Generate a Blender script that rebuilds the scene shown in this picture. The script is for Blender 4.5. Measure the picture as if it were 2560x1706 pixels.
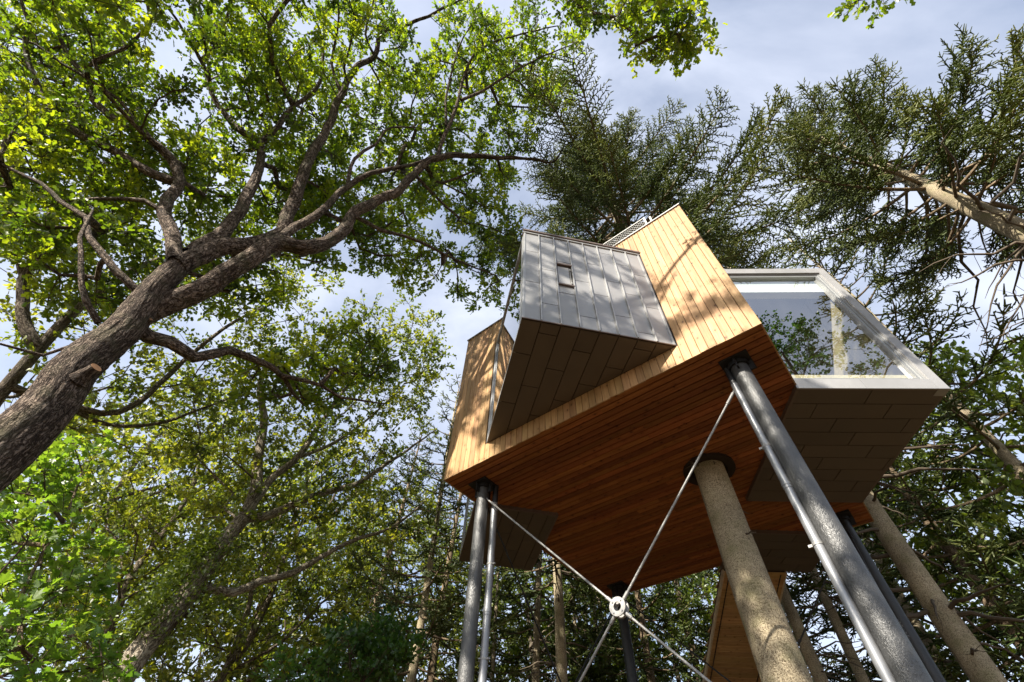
import bpy, math, random
import numpy as np
from mathutils import Matrix, Vector

for o in list(bpy.data.objects):
    bpy.data.objects.remove(o, do_unlink=True)
SC = bpy.context.scene
COL = SC.collection
R = math.radians

# ------------------------------------------------------------------ camera
F_PX, PITCH, ROLL, CAM_Z = 1132.3, 0.915586, 0.052918, 1.6
_cp, _sp, _cr, _sr = math.cos(PITCH), math.sin(PITCH), math.cos(ROLL), math.sin(ROLL)
V_UP0 = Vector((0, -_sp, _cp)); V_FWD = Vector((0, _cp, _sp)); V_X0 = Vector((1, 0, 0))
V_RIGHT = V_X0 * _cr + V_UP0 * _sr
V_UP = V_UP0 * _cr - V_X0 * _sr
cam_d = bpy.data.cameras.new('camera')
cam_d.sensor_width = 36.0
cam_d.lens = 36.0 * F_PX / 2560.0
cam_d.clip_start = 0.05
cam_d.clip_end = 3000.0
cam = bpy.data.objects.new('camera', cam_d)
COL.objects.link(cam)
m = Matrix((V_RIGHT, V_UP, -V_FWD)).transposed().to_4x4()
m.translation = (0, 0, CAM_Z)
cam.matrix_world = m
SC.camera = cam

# ------------------------------------------------------------------ world, sun, exposure
SUN_EL = R(35.4)
UX = np.array([0.75442, -0.65639]); VX = np.array([0.65639, 0.75442])   # house axes in plan
A0 = np.array([-1.1247, 7.1513])                                          # front left corner of the house
SUN_TRAVEL = Vector((VX[0] * math.cos(SUN_EL), VX[1] * math.cos(SUN_EL), -math.sin(SUN_EL)))
sun_d = bpy.data.lights.new('sun', 'SUN')
sun_d.energy = 5.0
sun_d.angle = R(0.55)
sun_d.color = (1.0, 0.93, 0.82)
sun = bpy.data.objects.new('sun', sun_d)
sun.rotation_euler = SUN_TRAVEL.to_track_quat('-Z', 'Y').to_euler()
sun.location = (-20, -20, 40)
COL.objects.link(sun)

W = bpy.data.worlds.new('World'); SC.world = W; W.use_nodes = True
wn = W.node_tree; wn.nodes.clear()
def WN(t, **k):
    n = wn.nodes.new(t)
    for a, b in k.items(): setattr(n, a, b)
    return n
sky = WN('ShaderNodeTexSky', sky_type='NISHITA')
sky.sun_disc = False
sky.sun_elevation = SUN_EL
sky.sun_rotation = math.atan2(-VX[0], -VX[1])
sky.air_density = 1.0; sky.dust_density = 1.2; sky.ozone_density = 1.5
tc = WN('ShaderNodeTexCoord')
mp = WN('ShaderNodeMapping'); mp.inputs['Scale'].default_value = (1.0, 1.6, 1.3); mp.inputs['Rotation'].default_value = (0.3, 0.2, 0.9)
nz = WN('ShaderNodeTexNoise'); nz.inputs['Scale'].default_value = 1.7; nz.inputs['Detail'].default_value = 7; nz.inputs['Roughness'].default_value = 0.55
nz.inputs['Distortion'].default_value = 0.5
rp = WN('ShaderNodeMapRange'); rp.inputs['From Min'].default_value = 0.32; rp.inputs['From Max'].default_value = 0.70
rp.inputs['To Min'].default_value = 0.16; rp.inputs['To Max'].default_value = 0.92
mx = WN('ShaderNodeMix', data_type='RGBA')
mx.inputs['B'].default_value = (4.6, 4.9, 5.7, 1)
bg = WN('ShaderNodeBackground'); bg.inputs['Strength'].default_value = 0.1
wo = WN('ShaderNodeOutputWorld')
L = wn.links.new
L(tc.outputs['Generated'], mp.inputs['Vector']); L(mp.outputs['Vector'], nz.inputs['Vector'])
L(nz.outputs['Fac'], rp.inputs['Value']); L(rp.outputs['Result'], mx.inputs['Factor'])
L(sky.outputs['Color'], mx.inputs['A']); L(mx.outputs['Result'], bg.inputs['Color']); L(bg.outputs['Background'], wo.inputs['Surface'])

VS = SC.view_settings
VS.view_transform = 'Standard'; VS.look = 'None'; VS.gamma = 1.0; VS.exposure = 1.2
VS.use_curve_mapping = False
SC.render.engine = 'CYCLES'
SC.cycles.max_bounces = 7; SC.cycles.diffuse_bounces = 3; SC.cycles.glossy_bounces = 3
SC.cycles.transmission_bounces = 4; SC.cycles.transparent_max_bounces = 8
SC.cycles.sample_clamp_indirect = 6.0
SC.cycles.use_denoising = True

# ------------------------------------------------------------------ helpers
def at(px, py, dist):
    """world point seen at photo pixel (2560 wide), at a distance in metres from the camera"""
    x = (px - 1280.0) / F_PX; y = -(py - 853.0) / F_PX
    d = V_RIGHT * x + V_UP * y + V_FWD
    d.normalize()
    return np.array([d.x * dist, d.y * dist, d.z * dist + CAM_Z])

def ats(px, py, dist):
    px = np.asarray(px, float); py = np.asarray(py, float); dist = np.asarray(dist, float)
    x = (px - 1280.0) / F_PX; y = -(py - 853.0) / F_PX
    d = np.outer(x, np.array(V_RIGHT)) + np.outer(y, np.array(V_UP)) + np.array(V_FWD)
    d /= np.linalg.norm(d, axis=1)[:, None]
    return d * dist[:, None] + np.array([0, 0, CAM_Z])

def tag(o, label=None, cat=None, group=None, kind=None):
    if label: o['label'] = label
    if cat: o['category'] = cat
    if group: o['group'] = group
    if kind: o['kind'] = kind
    return o

def empty(name, loc=(0, 0, 0), rz=0.0, parent=None):
    o = bpy.data.objects.new(name, None); COL.objects.link(o)
    o.empty_display_size = 0.2
    o.location = loc; o.rotation_euler = (0, 0, rz); o.parent = parent
    return o

def link(name, me, parent=None, mat=None):
    o = bpy.data.objects.new(name, me); COL.objects.link(o); o.parent = parent
    if mat is not None and not me.materials: me.materials.append(mat)
    return o

def mesh_py(name, V, F, mat=None, smooth=False):
    me = bpy.data.meshes.new(name)
    me.from_pydata([tuple(v) for v in V], [], [tuple(f) for f in F]); me.update()
    if mat: me.materials.append(mat)
    if smooth: me.polygons.foreach_set('use_smooth', [True] * len(me.polygons))
    return me

def mesh_np(name, V, F, mat=None, smooth=False, tint=None, uv=None):
    """V (n,3), F list of int arrays (m,k) or one array"""
    if not isinstance(F, list): F = [F]
    F = [f for f in F if len(f)]
    me = bpy.data.meshes.new(name)
    V = np.asarray(V, np.float32)
    me.vertices.add(len(V)); me.vertices.foreach_set('co', V.ravel())
    nl = sum(f.size for f in F); npol = sum(len(f) for f in F)
    me.loops.add(nl); me.polygons.add(npol)
    li = np.concatenate([f.ravel() for f in F]).astype(np.int32)
    me.loops.foreach_set('vertex_index', li)
    starts = []; s = 0
    for f in F:
        k = f.shape[1]; starts.append(s + np.arange(len(f)) * k); s += f.size
    me.polygons.foreach_set('loop_start', np.concatenate(starts).astype(np.int32))
    if smooth: me.polygons.foreach_set('use_smooth', np.ones(npol, bool))
    me.update(calc_edges=True)
    if tint is not None:
        a = me.attributes.new('tint', 'FLOAT', 'POINT'); a.data.foreach_set('value', np.asarray(tint, np.float32))
    if uv is not None:
        ul = me.uv_layers.new(name='UVMap'); ul.data.foreach_set('uv', np.asarray(uv, np.float32)[li].ravel())
    if mat: me.materials.append(mat)
    return me

class MB:
    def __init__(s): s.V = []; s.F = []
    def add(s, V, F):
        b = len(s.V); s.V += [tuple(v) for v in V]; s.F += [tuple(i + b for i in f) for f in F]
    def box(s, x0, x1, y0, y1, z0, z1):
        s.add([(x0,y0,z0),(x1,y0,z0),(x1,y1,z0),(x0,y1,z0),(x0,y0,z1),(x1,y0,z1),(x1,y1,z1),(x0,y1,z1)],
              [(3,2,1,0),(4,5,6,7),(0,1,5,4),(1,2,6,5),(2,3,7,6),(3,0,4,7)])
    def prism(s, poly, z0, z1):
        n = len(poly)
        s.add([(p[0], p[1], z0) for p in poly] + [(p[0], p[1], z1) for p in poly],
              [tuple(range(n - 1, -1, -1)), tuple(range(n, 2 * n))] + [(i, (i + 1) % n, n + (i + 1) % n, n + i) for i in range(n)])
    def bar(s, o, e, n, a0, a1, z0, z1, d0, d1):
        """box on a vertical face: along e from a0 to a1, height z0..z1, depth d0..d1 along outward n"""
        c = []
        for z in (z0, z1):
            for a, d in ((a0, d0), (a1, d0), (a1, d1), (a0, d1)):
                c.append((o[0] + e[0] * a + n[0] * d, o[1] + e[1] * a + n[1] * d, z))
        s.add(c, [(3,2,1,0),(4,5,6,7),(0,1,5,4),(1,2,6,5),(2,3,7,6),(3,0,4,7)])
    def cyl(s, p0, p1, r0, r1=None, sides=16, caps=True):
        r1 = r0 if r1 is None else r1
        p0 = Vector(p0); p1 = Vector(p1); d = (p1 - p0).normalized()
        a = d.orthogonal().normalized(); b = d.cross(a)
        V = []
        for p, r in ((p0, r0), (p1, r1)):
            for i in range(sides):
                t = 2 * math.pi * i / sides; V.append(p + (a * math.cos(t) + b * math.sin(t)) * r)
        F = [(i, (i + 1) % sides, sides + (i + 1) % sides, sides + i) for i in range(sides)]
        if caps: F += [tuple(range(sides - 1, -1, -1)), tuple(range(sides, 2 * sides))]
        s.add(V, F)
    def ring(s, c, axis, ri, ro, h, sides=40):
        c = Vector(c); d = Vector(axis).normalized(); a = d.orthogonal().normalized(); b = d.cross(a)
        V = []
        for r, k in ((ri, -.5), (ro, -.5), (ro, .5), (ri, .5)):
            for i in range(sides):
                t = 2 * math.pi * i / sides; V.append(c + (a * math.cos(t) + b * math.sin(t)) * r + d * (h * k))
        F = []
        for q in range(4):
            for i in range(sides):
                j = (i + 1) % sides; q2 = (q + 1) % 4
                F.append((q * sides + i, q * sides + j, q2 * sides + j, q2 * sides + i))
        s.add(V, F)
    def obj(s, name, mat, parent=None, smooth=False):
        return link(name, mesh_py(name, s.V, s.F, mat, smooth), parent)

def smooth_by_angle(me, deg=40):
    me.polygons.foreach_set('use_smooth', [True] * len(me.polygons))
    c = math.cos(R(deg))
    fe = {}
    for p in me.polygons:
        for k in p.edge_keys: fe.setdefault(k, []).append(p.normal.copy())
    sharp = np.zeros(len(me.edges), bool)
    for i, e in enumerate(me.edges):
        ns = fe.get(tuple(sorted(e.vertices)), fe.get(e.key, []))
        sharp[i] = len(ns) == 2 and ns[0].dot(ns[1]) < c
    a = me.attributes.new('sharp_edge', 'BOOLEAN', 'EDGE'); a.data.foreach_set('value', sharp)
    return me

def clip_poly(poly, clip):
    """convex clip, both counter-clockwise"""
    out = list(poly)
    for i in range(len(clip)):
        a, b = clip[i], clip[(i + 1) % len(clip)]
        inp, out = out, []
        def side(p): return (b[0] - a[0]) * (p[1] - a[1]) - (b[1] - a[1]) * (p[0] - a[0])
        for k in range(len(inp)):
            p, q = inp[k], inp[(k + 1) % len(inp)]
            sp_, sq = side(p), side(q)
            if sp_ >= 0: out.append(p)
            if sp_ * sq < 0:
                t = sp_ / (sp_ - sq); out.append((p[0] + (q[0] - p[0]) * t, p[1] + (q[1] - p[1]) * t))
        if len(out) < 3: return []
    ar = sum(out[i][0] * out[(i + 1) % len(out)][1] - out[(i + 1) % len(out)][0] * out[i][1] for i in range(len(out))) / 2
    return out if ar > 0.002 else []

# ------------------------------------------------------------------ materials
def material(name):
    mt = bpy.data.materials.new(name); mt.use_nodes = True
    nt = mt.node_tree; nt.nodes.clear()
    out = nt.nodes.new('ShaderNodeOutputMaterial')
    def N(t, ins=None, **k):
        n = nt.nodes.new(t)
        for a, b in k.items(): setattr(n, a, b)
        for a, b in (ins or {}).items():
            if hasattr(b, 'is_linked') or isinstance(b, bpy.types.NodeSocket): nt.links.new(b, n.inputs[a])
            else: n.inputs[a].default_value = b
        return n
    return mt, nt, N, out

def ramp(N, fac, stops):
    n = N('ShaderNodeValToRGB', {'Fac': fac})
    e = n.color_ramp.elements
    while len(e) < len(stops): e.new(0.5)
    for i, (p, c) in enumerate(stops):
        e[i].position = p; e[i].color = (*c, 1) if len(c) == 3 else c
    return n.outputs['Color']

def wood_material(name, light, mid, dark, knot, vary=0.16, rough=0.6):
    mt, nt, N, out = material(name)
    tcn = N('ShaderNodeTexCoord'); oi = N('ShaderNodeObjectInfo')
    rnd = oi.outputs['Random']
    off = N('ShaderNodeCombineXYZ', {'X': N('ShaderNodeMath', {0: rnd, 1: 97.0}, operation='MULTIPLY').outputs[0],
                                     'Y': N('ShaderNodeMath', {0: rnd, 1: 41.0}, operation='MULTIPLY').outputs[0], 'Z': 0.0})
    p = N('ShaderNodeVectorMath', {0: tcn.outputs['Object'], 1: off.outputs[0]}, operation='ADD').outputs[0]
    g = N('ShaderNodeTexNoise', {'Vector': N('ShaderNodeVectorMath', {0: p, 1: (1.4, 38.0, 38.0)}, operation='MULTIPLY').outputs[0],
                                 'Scale': 1.0, 'Detail': 5.0, 'Roughness': 0.6, 'Distortion': 0.6})
    big = N('ShaderNodeTexNoise', {'Vector': N('ShaderNodeVectorMath', {0: p, 1: (0.7, 6.0, 6.0)}, operation='MULTIPLY').outputs[0], 'Scale': 1.0, 'Detail': 2.0})
    c1 = ramp(N, g.outputs['Fac'], [(0.25, dark), (0.5, mid), (0.72, light)])
    # knots
    v = N('ShaderNodeTexVoronoi', {'Vector': N('ShaderNodeVectorMath', {0: p, 1: (4.2, 6.5, 0.0)}, operation='MULTIPLY').outputs[0], 'Scale': 1.0, 'Randomness': 1.0},
          voronoi_dimensions='2D')
    kd = N('ShaderNodeMapRange', {'Value': v.outputs['Distance'], 'From Min': 0.02, 'From Max': N('ShaderNodeMapRange', {'Value': N('ShaderNodeSeparateColor', {0: v.outputs['Color']}).outputs[0], 'From Min': 0.35, 'From Max': 1.0, 'To Min': 0.021, 'To Max': 0.17}).outputs[0], 'To Min': 0.85, 'To Max': 0.0}, interpolation_type='SMOOTHSTEP')
    kh = N('ShaderNodeMapRange', {'Value': v.outputs['Distance'], 'From Min': 0.06, 'From Max': 0.34, 'To Min': 0.45, 'To Max': 0.0}, interpolation_type='SMOOTHSTEP')
    m1 = N('ShaderNodeMix', {'Factor': kh.outputs[0], 'A': c1, 'B': (*dark, 1)}, data_type='RGBA')
    m2 = N('ShaderNodeMix', {'Factor': kd.outputs[0], 'A': m1.outputs['Result'], 'B': (*knot, 1)}, data_type='RGBA')
    val = N('ShaderNodeMapRange', {'Value': rnd, 'To Min': 1.0 - vary, 'To Max': 1.0 + vary})
    val2 = N('ShaderNodeMath', {0: val.outputs[0], 1: N('ShaderNodeMapRange', {'Value': big.outputs['Fac'], 'From Min': 0.3, 'From Max': 0.7, 'To Min': 0.86, 'To Max': 1.12}).outputs[0]}, operation='MULTIPLY')
    hs = N('ShaderNodeHueSaturation', {'Color': m2.outputs['Result'], 'Value': val2.outputs[0],
           'Hue': N('ShaderNodeMapRange', {'Value': N('ShaderNodeMath', {0: N('ShaderNodeMath', {0: rnd, 1: 7.31}, operation='MULTIPLY').outputs[0]}, operation='FRACT').outputs[0], 'To Min': 0.492, 'To Max': 0.506}).outputs[0]})
    bp = N('ShaderNodeBump', {'Height': g.outputs['Fac'], 'Strength': 0.25, 'Distance': 0.004})
    b = N('ShaderNodeBsdfPrincipled', {'Base Color': hs.outputs[0], 'Roughness': rough, 'Normal': bp.outputs[0], 'Specular IOR Level': 0.3})
    nt.links.new(b.outputs[0], out.inputs[0])
    return mt

def metal_material(name, col, rough, metallic, noise=0.06, scale=3.0, bump=0.0, bscale=60.0, coat=0.0, stretch=(1, 1, 1), rnd_amt=0.08):
    mt, nt, N, out = material(name)
    tcn = N('ShaderNodeTexCoord'); oi = N('ShaderNodeObjectInfo')
    n1 = N('ShaderNodeTexNoise', {'Vector': tcn.outputs['Object'], 'Scale': scale, 'Detail': 5.0, 'Roughness': 0.6})
    v1 = N('ShaderNodeMapRange', {'Value': n1.outputs['Fac'], 'From Min': 0.3, 'From Max': 0.7, 'To Min': 1 - noise, 'To Max': 1 + noise})
    v2 = N('ShaderNodeMath', {0: v1.outputs[0], 1: N('ShaderNodeMapRange', {'Value': oi.outputs['Random'], 'To Min': 1 - rnd_amt, 'To Max': 1 + rnd_amt}).outputs[0]}, operation='MULTIPLY')
    hs = N('ShaderNodeHueSaturation', {'Color': (*col, 1), 'Value': v2.outputs[0]})
    ins = {'Base Color': hs.outputs[0], 'Metallic': metallic,
           'Roughness': N('ShaderNodeMapRange', {'Value': n1.outputs['Fac'], 'From Min': 0.3, 'From Max': 0.7, 'To Min': rough - 0.06, 'To Max': rough + 0.08}).outputs[0],
           'Coat Weight': coat, 'Coat Roughness': 0.15}
    if bump:
        vm = N('ShaderNodeVectorMath', {0: tcn.outputs['Object'], 1: stretch}, operation='MULTIPLY')
        n2 = N('ShaderNodeTexNoise', {'Vector': vm.outputs[0], 'Scale': bscale, 'Detail': 3.0, 'Roughness': 0.6, 'Distortion': 1.2})
        ins['Normal'] = N('ShaderNodeBump', {'Height': n2.outputs['Fac'], 'Strength': bump, 'Distance': 0.012}).outputs[0]
    b = N('ShaderNodeBsdfPrincipled', ins)
    nt.links.new(b.outputs[0], out.inputs[0])
    return mt

def plain(name, col, rough=0.7, spec=0.3, noise=0.1, scale=4.0):
    mt, nt, N, out = material(name)
    tcn = N('ShaderNodeTexCoord')
    n1 = N('ShaderNodeTexNoise', {'Vector': tcn.outputs['Object'], 'Scale': scale, 'Detail': 5.0})
    hs = N('ShaderNodeHueSaturation', {'Color': (*col, 1), 'Value': N('ShaderNodeMapRange', {'Value': n1.outputs['Fac'], 'From Min': 0.3, 'From Max': 0.7, 'To Min': 1 - noise, 'To Max': 1 + noise}).outputs[0]})
    b = N('ShaderNodeBsdfPrincipled', {'Base Color': hs.outputs[0], 'Roughness': rough, 'Specular IOR Level': spec})
    nt.links.new(b.outputs[0], out.inputs[0])
    return mt

def glass_material():
    mt, nt, N, out = material('window_glass')
    lw = N('ShaderNodeLayerWeight', {'Blend': 0.5})
    p5 = N('ShaderNodeMath', {0: lw.outputs['Facing'], 1: 4.0}, operation='POWER')
    fr = N('ShaderNodeMapRange', {'Value': p5.outputs[0], 'To Min': 0.3, 'To Max': 1.0})
    tr = N('ShaderNodeBsdfTransparent', {'Color': (0.90, 0.95, 0.92, 1)})
    gl = N('ShaderNodeBsdfGlossy', {'Color': (1, 1, 1, 1), 'Roughness': 0.0})
    mxs = N('ShaderNodeMixShader', {0: fr.outputs[0], 1: tr.outputs[0], 2: gl.outputs[0]})
    nt.links.new(mxs.outputs[0], out.inputs[0])
    return mt

def leaf_material(name, c0, c1, c2, trans, tfac=0.45, gloss=0.05):
    """tint attribute picks the leaf colour; light passes through the blade"""
    mt, nt, N, out = material(name)
    a = N('ShaderNodeAttribute', attribute_name='tint')
    c = ramp(N, a.outputs['Fac'], [(0.0, c0), (0.55, c1), (1.0, c2)])
    tcol = N('ShaderNodeMix', {'Factor': 1.0, 'A': c, 'B': (*trans, 1)}, data_type='RGBA', blend_type='MULTIPLY')
    d = N('ShaderNodeBsdfDiffuse', {'Color': c})
    t = N('ShaderNodeBsdfTranslucent', {'Color': tcol.outputs['Result']})
    m1 = N('ShaderNodeMixShader', {0: tfac, 1: d.outputs[0], 2: t.outputs[0]})
    g = N('ShaderNodeBsdfGlossy', {'Color': (1, 1, 1, 1), 'Roughness': 0.45})
    m2 = N('ShaderNodeMixShader', {0: gloss, 1: m1.outputs[0], 2: g.outputs[0]})
    nt.links.new(m2.outputs[0], out.inputs[0])
    return mt

def bark_material(name, crack, base, light, su, sv, moss=None, bump=0.9, dist=0.02, crack_w=0.09):
    mt, nt, N, out = material(name)
    uv = N('ShaderNodeUVMap')
    nzz = N('ShaderNodeTexNoise', {'Vector': uv.outputs[0], 'Scale': 5.0, 'Detail': 4.0})
    wob = N('ShaderNodeVectorMath', {0: nzz.outputs['Color'], 1: (0.09, 0.09, 0.0)}, operation='MULTIPLY')
    p = N('ShaderNodeVectorMath', {0: uv.outputs[0], 1: wob.outputs[0]}, operation='ADD').outputs[0]
    ps = N('ShaderNodeVectorMath', {0: p, 1: (su, sv, 1.0)}, operation='MULTIPLY').outputs[0]
    def ridge(vec, sc, det):
        n_ = N('ShaderNodeTexNoise', {'Vector': vec, 'Scale': sc, 'Detail': det, 'Roughness': 0.55, 'Distortion': 0.35})
        d_ = N('ShaderNodeMath', {0: n_.outputs['Fac'], 1: 0.5}, operation='SUBTRACT')
        return N('ShaderNodeMath', {0: d_.outputs[0]}, operation='ABSOLUTE').outputs[0]
    r1 = N('ShaderNodeMapRange', {'Value': ridge(ps, 1.0, 3.0), 'From Min': 0.0, 'From Max': crack_w})
    px_ = N('ShaderNodeVectorMath', {0: p, 1: (su * 0.55, sv * 2.6, 1.0)}, operation='MULTIPLY').outputs[0]
    r2 = N('ShaderNodeMapRange', {'Value': ridge(px_, 1.0, 2.0), 'From Min': 0.0, 'From Max': crack_w * 0.7, 'To Min': 0.35})
    fine = N('ShaderNodeTexNoise', {'Vector': N('ShaderNodeVectorMath', {0: p, 1: (su * 2.2, sv * 1.6, 1.0)}, operation='MULTIPLY').outputs[0], 'Scale': 1.0, 'Detail': 6.0, 'Roughness': 0.7})
    edge = N('ShaderNodeMath', {0: r1.outputs[0], 1: r2.outputs[0]}, operation='MULTIPLY')
    h = N('ShaderNodeMath', {0: edge.outputs[0], 1: N('ShaderNodeMath', {0: fine.outputs['Fac'], 1: 0.5}, operation='MULTIPLY').outputs[0]}, operation='ADD').outputs[0]
    c = ramp(N, h, [(0.22, crack), (0.7, base), (1.0, light)])
    big = N('ShaderNodeTexNoise', {'Vector': uv.outputs[0], 'Scale': 1.3, 'Detail': 3.0})
    hs = N('ShaderNodeHueSaturation', {'Color': c, 'Value': N('ShaderNodeMapRange', {'Value': big.outputs['Fac'], 'From Min': 0.3, 'From Max': 0.7, 'To Min': 0.62, 'To Max': 1.28}).outputs[0]})
    col = hs.outputs[0]
    if moss:
        mz = N('ShaderNodeTexNoise', {'Vector': uv.outputs[0], 'Scale': 3.1, 'Detail': 5.0})
        mf = N('ShaderNodeMapRange', {'Value': mz.outputs['Fac'], 'From Min': 0.5, 'From Max': 0.72, 'To Min': 0.0, 'To Max': 0.65})
        col = N('ShaderNodeMix', {'Factor': mf.outputs[0], 'A': col, 'B': (*moss, 1)}, data_type='RGBA').outputs['Result']
    bp = N('ShaderNodeBump', {'Height': h, 'Strength': bump, 'Distance': dist})
    b = N('ShaderNodeBsdfPrincipled', {'Base Color': col, 'Roughness': 0.85, 'Normal': bp.outputs[0], 'Specular IOR Level': 0.2})
    nt.links.new(b.outputs[0], out.inputs[0])
    return mt

M = {}
M['wall_wood'] = wood_material('larch_cladding', (0.53, 0.335, 0.165), (0.44, 0.265, 0.12), (0.325, 0.18, 0.075), (0.10, 0.05, 0.025), vary=0.18)
M['soffit_wood_shaded'] = wood_material('soffit_boards_shaded', (0.40, 0.155, 0.05), (0.31, 0.113, 0.035), (0.20, 0.068, 0.021), (0.06, 0.022, 0.01), vary=0.3)  # larch tone darkened and reddened to put underside shade into the colour
M['stair_wood'] = wood_material('stair_boards', (0.56, 0.36, 0.17), (0.48, 0.29, 0.125), (0.36, 0.20, 0.08), (0.13, 0.06, 0.03))
M['room_wood'] = wood_material('interior_birch', (0.66, 0.55, 0.38), (0.60, 0.49, 0.33), (0.50, 0.40, 0.26), (0.42, 0.32, 0.2), vary=0.04)
M['dark_board'] = plain('dark_backing_board', (0.035, 0.024, 0.018))
M['room_dark'] = plain('interior_brown', (0.42, 0.31, 0.17))
M['white'] = plain('white_board', (0.78, 0.79, 0.76), 0.5, 0.4, 0.03)
M['zinc'] = metal_material('zinc_sheet', (0.33, 0.325, 0.32), 0.42, 0.25, 0.07, 2.5)
M['zinc_shaded'] = metal_material('zinc_sheet_shaded', (0.135, 0.108, 0.085), 0.55, 0.1, 0.08, 2.5)  # zinc copy darkened and browned; shade and ground bounce painted into it
M['zinc_edge'] = metal_material('zinc_trim', (0.40, 0.40, 0.395), 0.42, 0.25, 0.05, 4.0)
M['alu'] = metal_material('aluminium_frame', (0.27, 0.275, 0.275), 0.38, 0.4, 0.03, 4.0)
M['copper'] = metal_material('brown_coping', (0.16, 0.12, 0.10), 0.45, 0.3, 0.1, 6.0)
M['post'] = metal_material('hammered_post_paint', (0.09, 0.09, 0.088), 0.37, 0.4, 0.15, 9.0, bump=0.65, bscale=52.0, stretch=(1, 1, 0.6))
M['post_black'] = metal_material('black_steel', (0.03, 0.03, 0.031), 0.4, 0.4, 0.2, 8.0, bump=0.3, bscale=40.0)
M['pipe'] = metal_material('zinc_drainpipe', (0.27, 0.275, 0.28), 0.4, 0.45, 0.08, 6.0, bump=0.05, bscale=15.0)
M['galv'] = metal_material('galvanised_rod', (0.33, 0.325, 0.31), 0.5, 0.35, 0.25, 30.0, bump=0.5, bscale=60.0)
M['ring'] = metal_material('galvanised_flange', (0.36, 0.352, 0.335), 0.65, 0.15, 0.3, 22.0, bump=0.2, bscale=40.0)
M['glass'] = glass_material()
M['curtain'] = plain('pale_curtain', (0.66, 0.70, 0.66), 0.8, 0.2, 0.04)
M['oak_leaf'] = leaf_material('oak_leaf', (0.022, 0.042, 0.006), (0.095, 0.142, 0.012), (0.225, 0.25, 0.018), (3.25, 3.35, 1.1), 0.45)
M['oak_leaf_far'] = leaf_material('far_oak_leaf', (0.035, 0.058, 0.011), (0.095, 0.13, 0.018), (0.21, 0.225, 0.028), (3.1, 2.9, 1.2), 0.46)
M['maple_leaf'] = leaf_material('maple_leaf', (0.06, 0.13, 0.015), (0.10, 0.18, 0.02), (0.15, 0.22, 0.03), (3.0, 2.8, 1.3), 0.5)
M['holly_leaf'] = leaf_material('shrub_leaf', (0.02, 0.06, 0.012), (0.04, 0.10, 0.015), (0.08, 0.16, 0.02), (2.4, 2.4, 1.2), 0.35)
M['ivy_leaf'] = leaf_material('ivy_leaf', (0.06, 0.10, 0.016), (0.11, 0.16, 0.02), (0.17, 0.21, 0.03), (2.6, 2.4, 1.2), 0.4)
M['needle'] = leaf_material('spruce_needle', (0.06, 0.085, 0.028), (0.135, 0.17, 0.052), (0.25, 0.265, 0.085), (1.9, 1.9, 1.2), 0.42, 0.03)
M['needle_dark'] = leaf_material('dark_spruce_needle', (0.04, 0.065, 0.022), (0.10, 0.135, 0.04), (0.20, 0.22, 0.065), (1.9, 1.9, 1.1), 0.4, 0.02)
M['oak_bark'] = bark_material('oak_bark', (0.022, 0.015, 0.011), (0.15, 0.105, 0.076), (0.28, 0.215, 0.165), 26.0, 6.0, moss=(0.13, 0.125, 0.07), bump=1.0, dist=0.03)
M['oak_bark_far'] = bark_material('grey_oak_bark', (0.04, 0.03, 0.022), (0.16, 0.125, 0.09), (0.27, 0.225, 0.17), 20.0, 5.0, moss=(0.10, 0.11, 0.04), bump=0.8, dist=0.02)
M['pale_bark'] = bark_material('pale_oak_bark', (0.07, 0.055, 0.04), (0.28, 0.235, 0.175), (0.44, 0.385, 0.30), 20.0, 5.0, bump=0.8, dist=0.02)
M['twig'] = plain('twig_bark', (0.085, 0.062, 0.046), 0.85, 0.15, 0.25)
M['spruce_bark'] = bark_material('spruce_bark', (0.04, 0.028, 0.018), (0.34, 0.27, 0.17), (0.50, 0.42, 0.285), 62.0, 30.0, moss=(0.22, 0.21, 0.10), bump=0.6, dist=0.01, crack_w=0.06)
M['spruce_bark_dark'] = bark_material('brown_spruce_bark', (0.035, 0.025, 0.017), (0.17, 0.12, 0.075), (0.27, 0.20, 0.13), 40.0, 18.0, moss=(0.13, 0.13, 0.05), bump=0.6, dist=0.012, crack_w=0.06)
M['dead_twig'] = plain('dead_spruce_twig', (0.12, 0.095, 0.07), 0.85, 0.15, 0.25)
M['cut'] = plain('sawn_cut_wood', (0.23, 0.125, 0.065), 0.75, 0.2, 0.2, 12.0)

# ------------------------------------------------------------------ ground
def ground_material():
    mt, nt, N, out = material('forest_floor')
    tcn = N('ShaderNodeTexCoord')
    n1 = N('ShaderNodeTexNoise', {'Vector': tcn.outputs['Object'], 'Scale': 0.35, 'Detail': 8.0, 'Roughness': 0.65})
    n2 = N('ShaderNodeTexNoise', {'Vector': tcn.outputs['Object'], 'Scale': 9.0, 'Detail': 6.0, 'Roughness': 0.7})
    c1 = ramp(N, n2.outputs['Fac'], [(0.3, (0.03, 0.017, 0.009)), (0.55, (0.085, 0.05, 0.026)), (0.75, (0.16, 0.10, 0.055))])
    c2 = ramp(N, n2.outputs['Fac'], [(0.3, (0.018, 0.024, 0.009)), (0.7, (0.06, 0.065, 0.022))])
    f = N('ShaderNodeMapRange', {'Value': n1.outputs['Fac'], 'From Min': 0.48, 'From Max': 0.62})
    mxx = N('ShaderNodeMix', {'Factor': f.outputs[0], 'A': c1, 'B': c2}, data_type='RGBA')
    bp = N('ShaderNodeBump', {'Height': n2.outputs['Fac'], 'Strength': 0.8, 'Distance': 0.05})
    b = N('ShaderNodeBsdfPrincipled', {'Base Color': mxx.outputs['Result'], 'Roughness': 0.95, 'Normal': bp.outputs[0], 'Specular IOR Level': 0.1})
    nt.links.new(b.outputs[0], out.inputs[0])
    return mt
_n = 61
_g = np.linspace(-1, 1, _n); _g = np.sign(_g) * (np.abs(_g) ** 2.6) * 600
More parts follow.
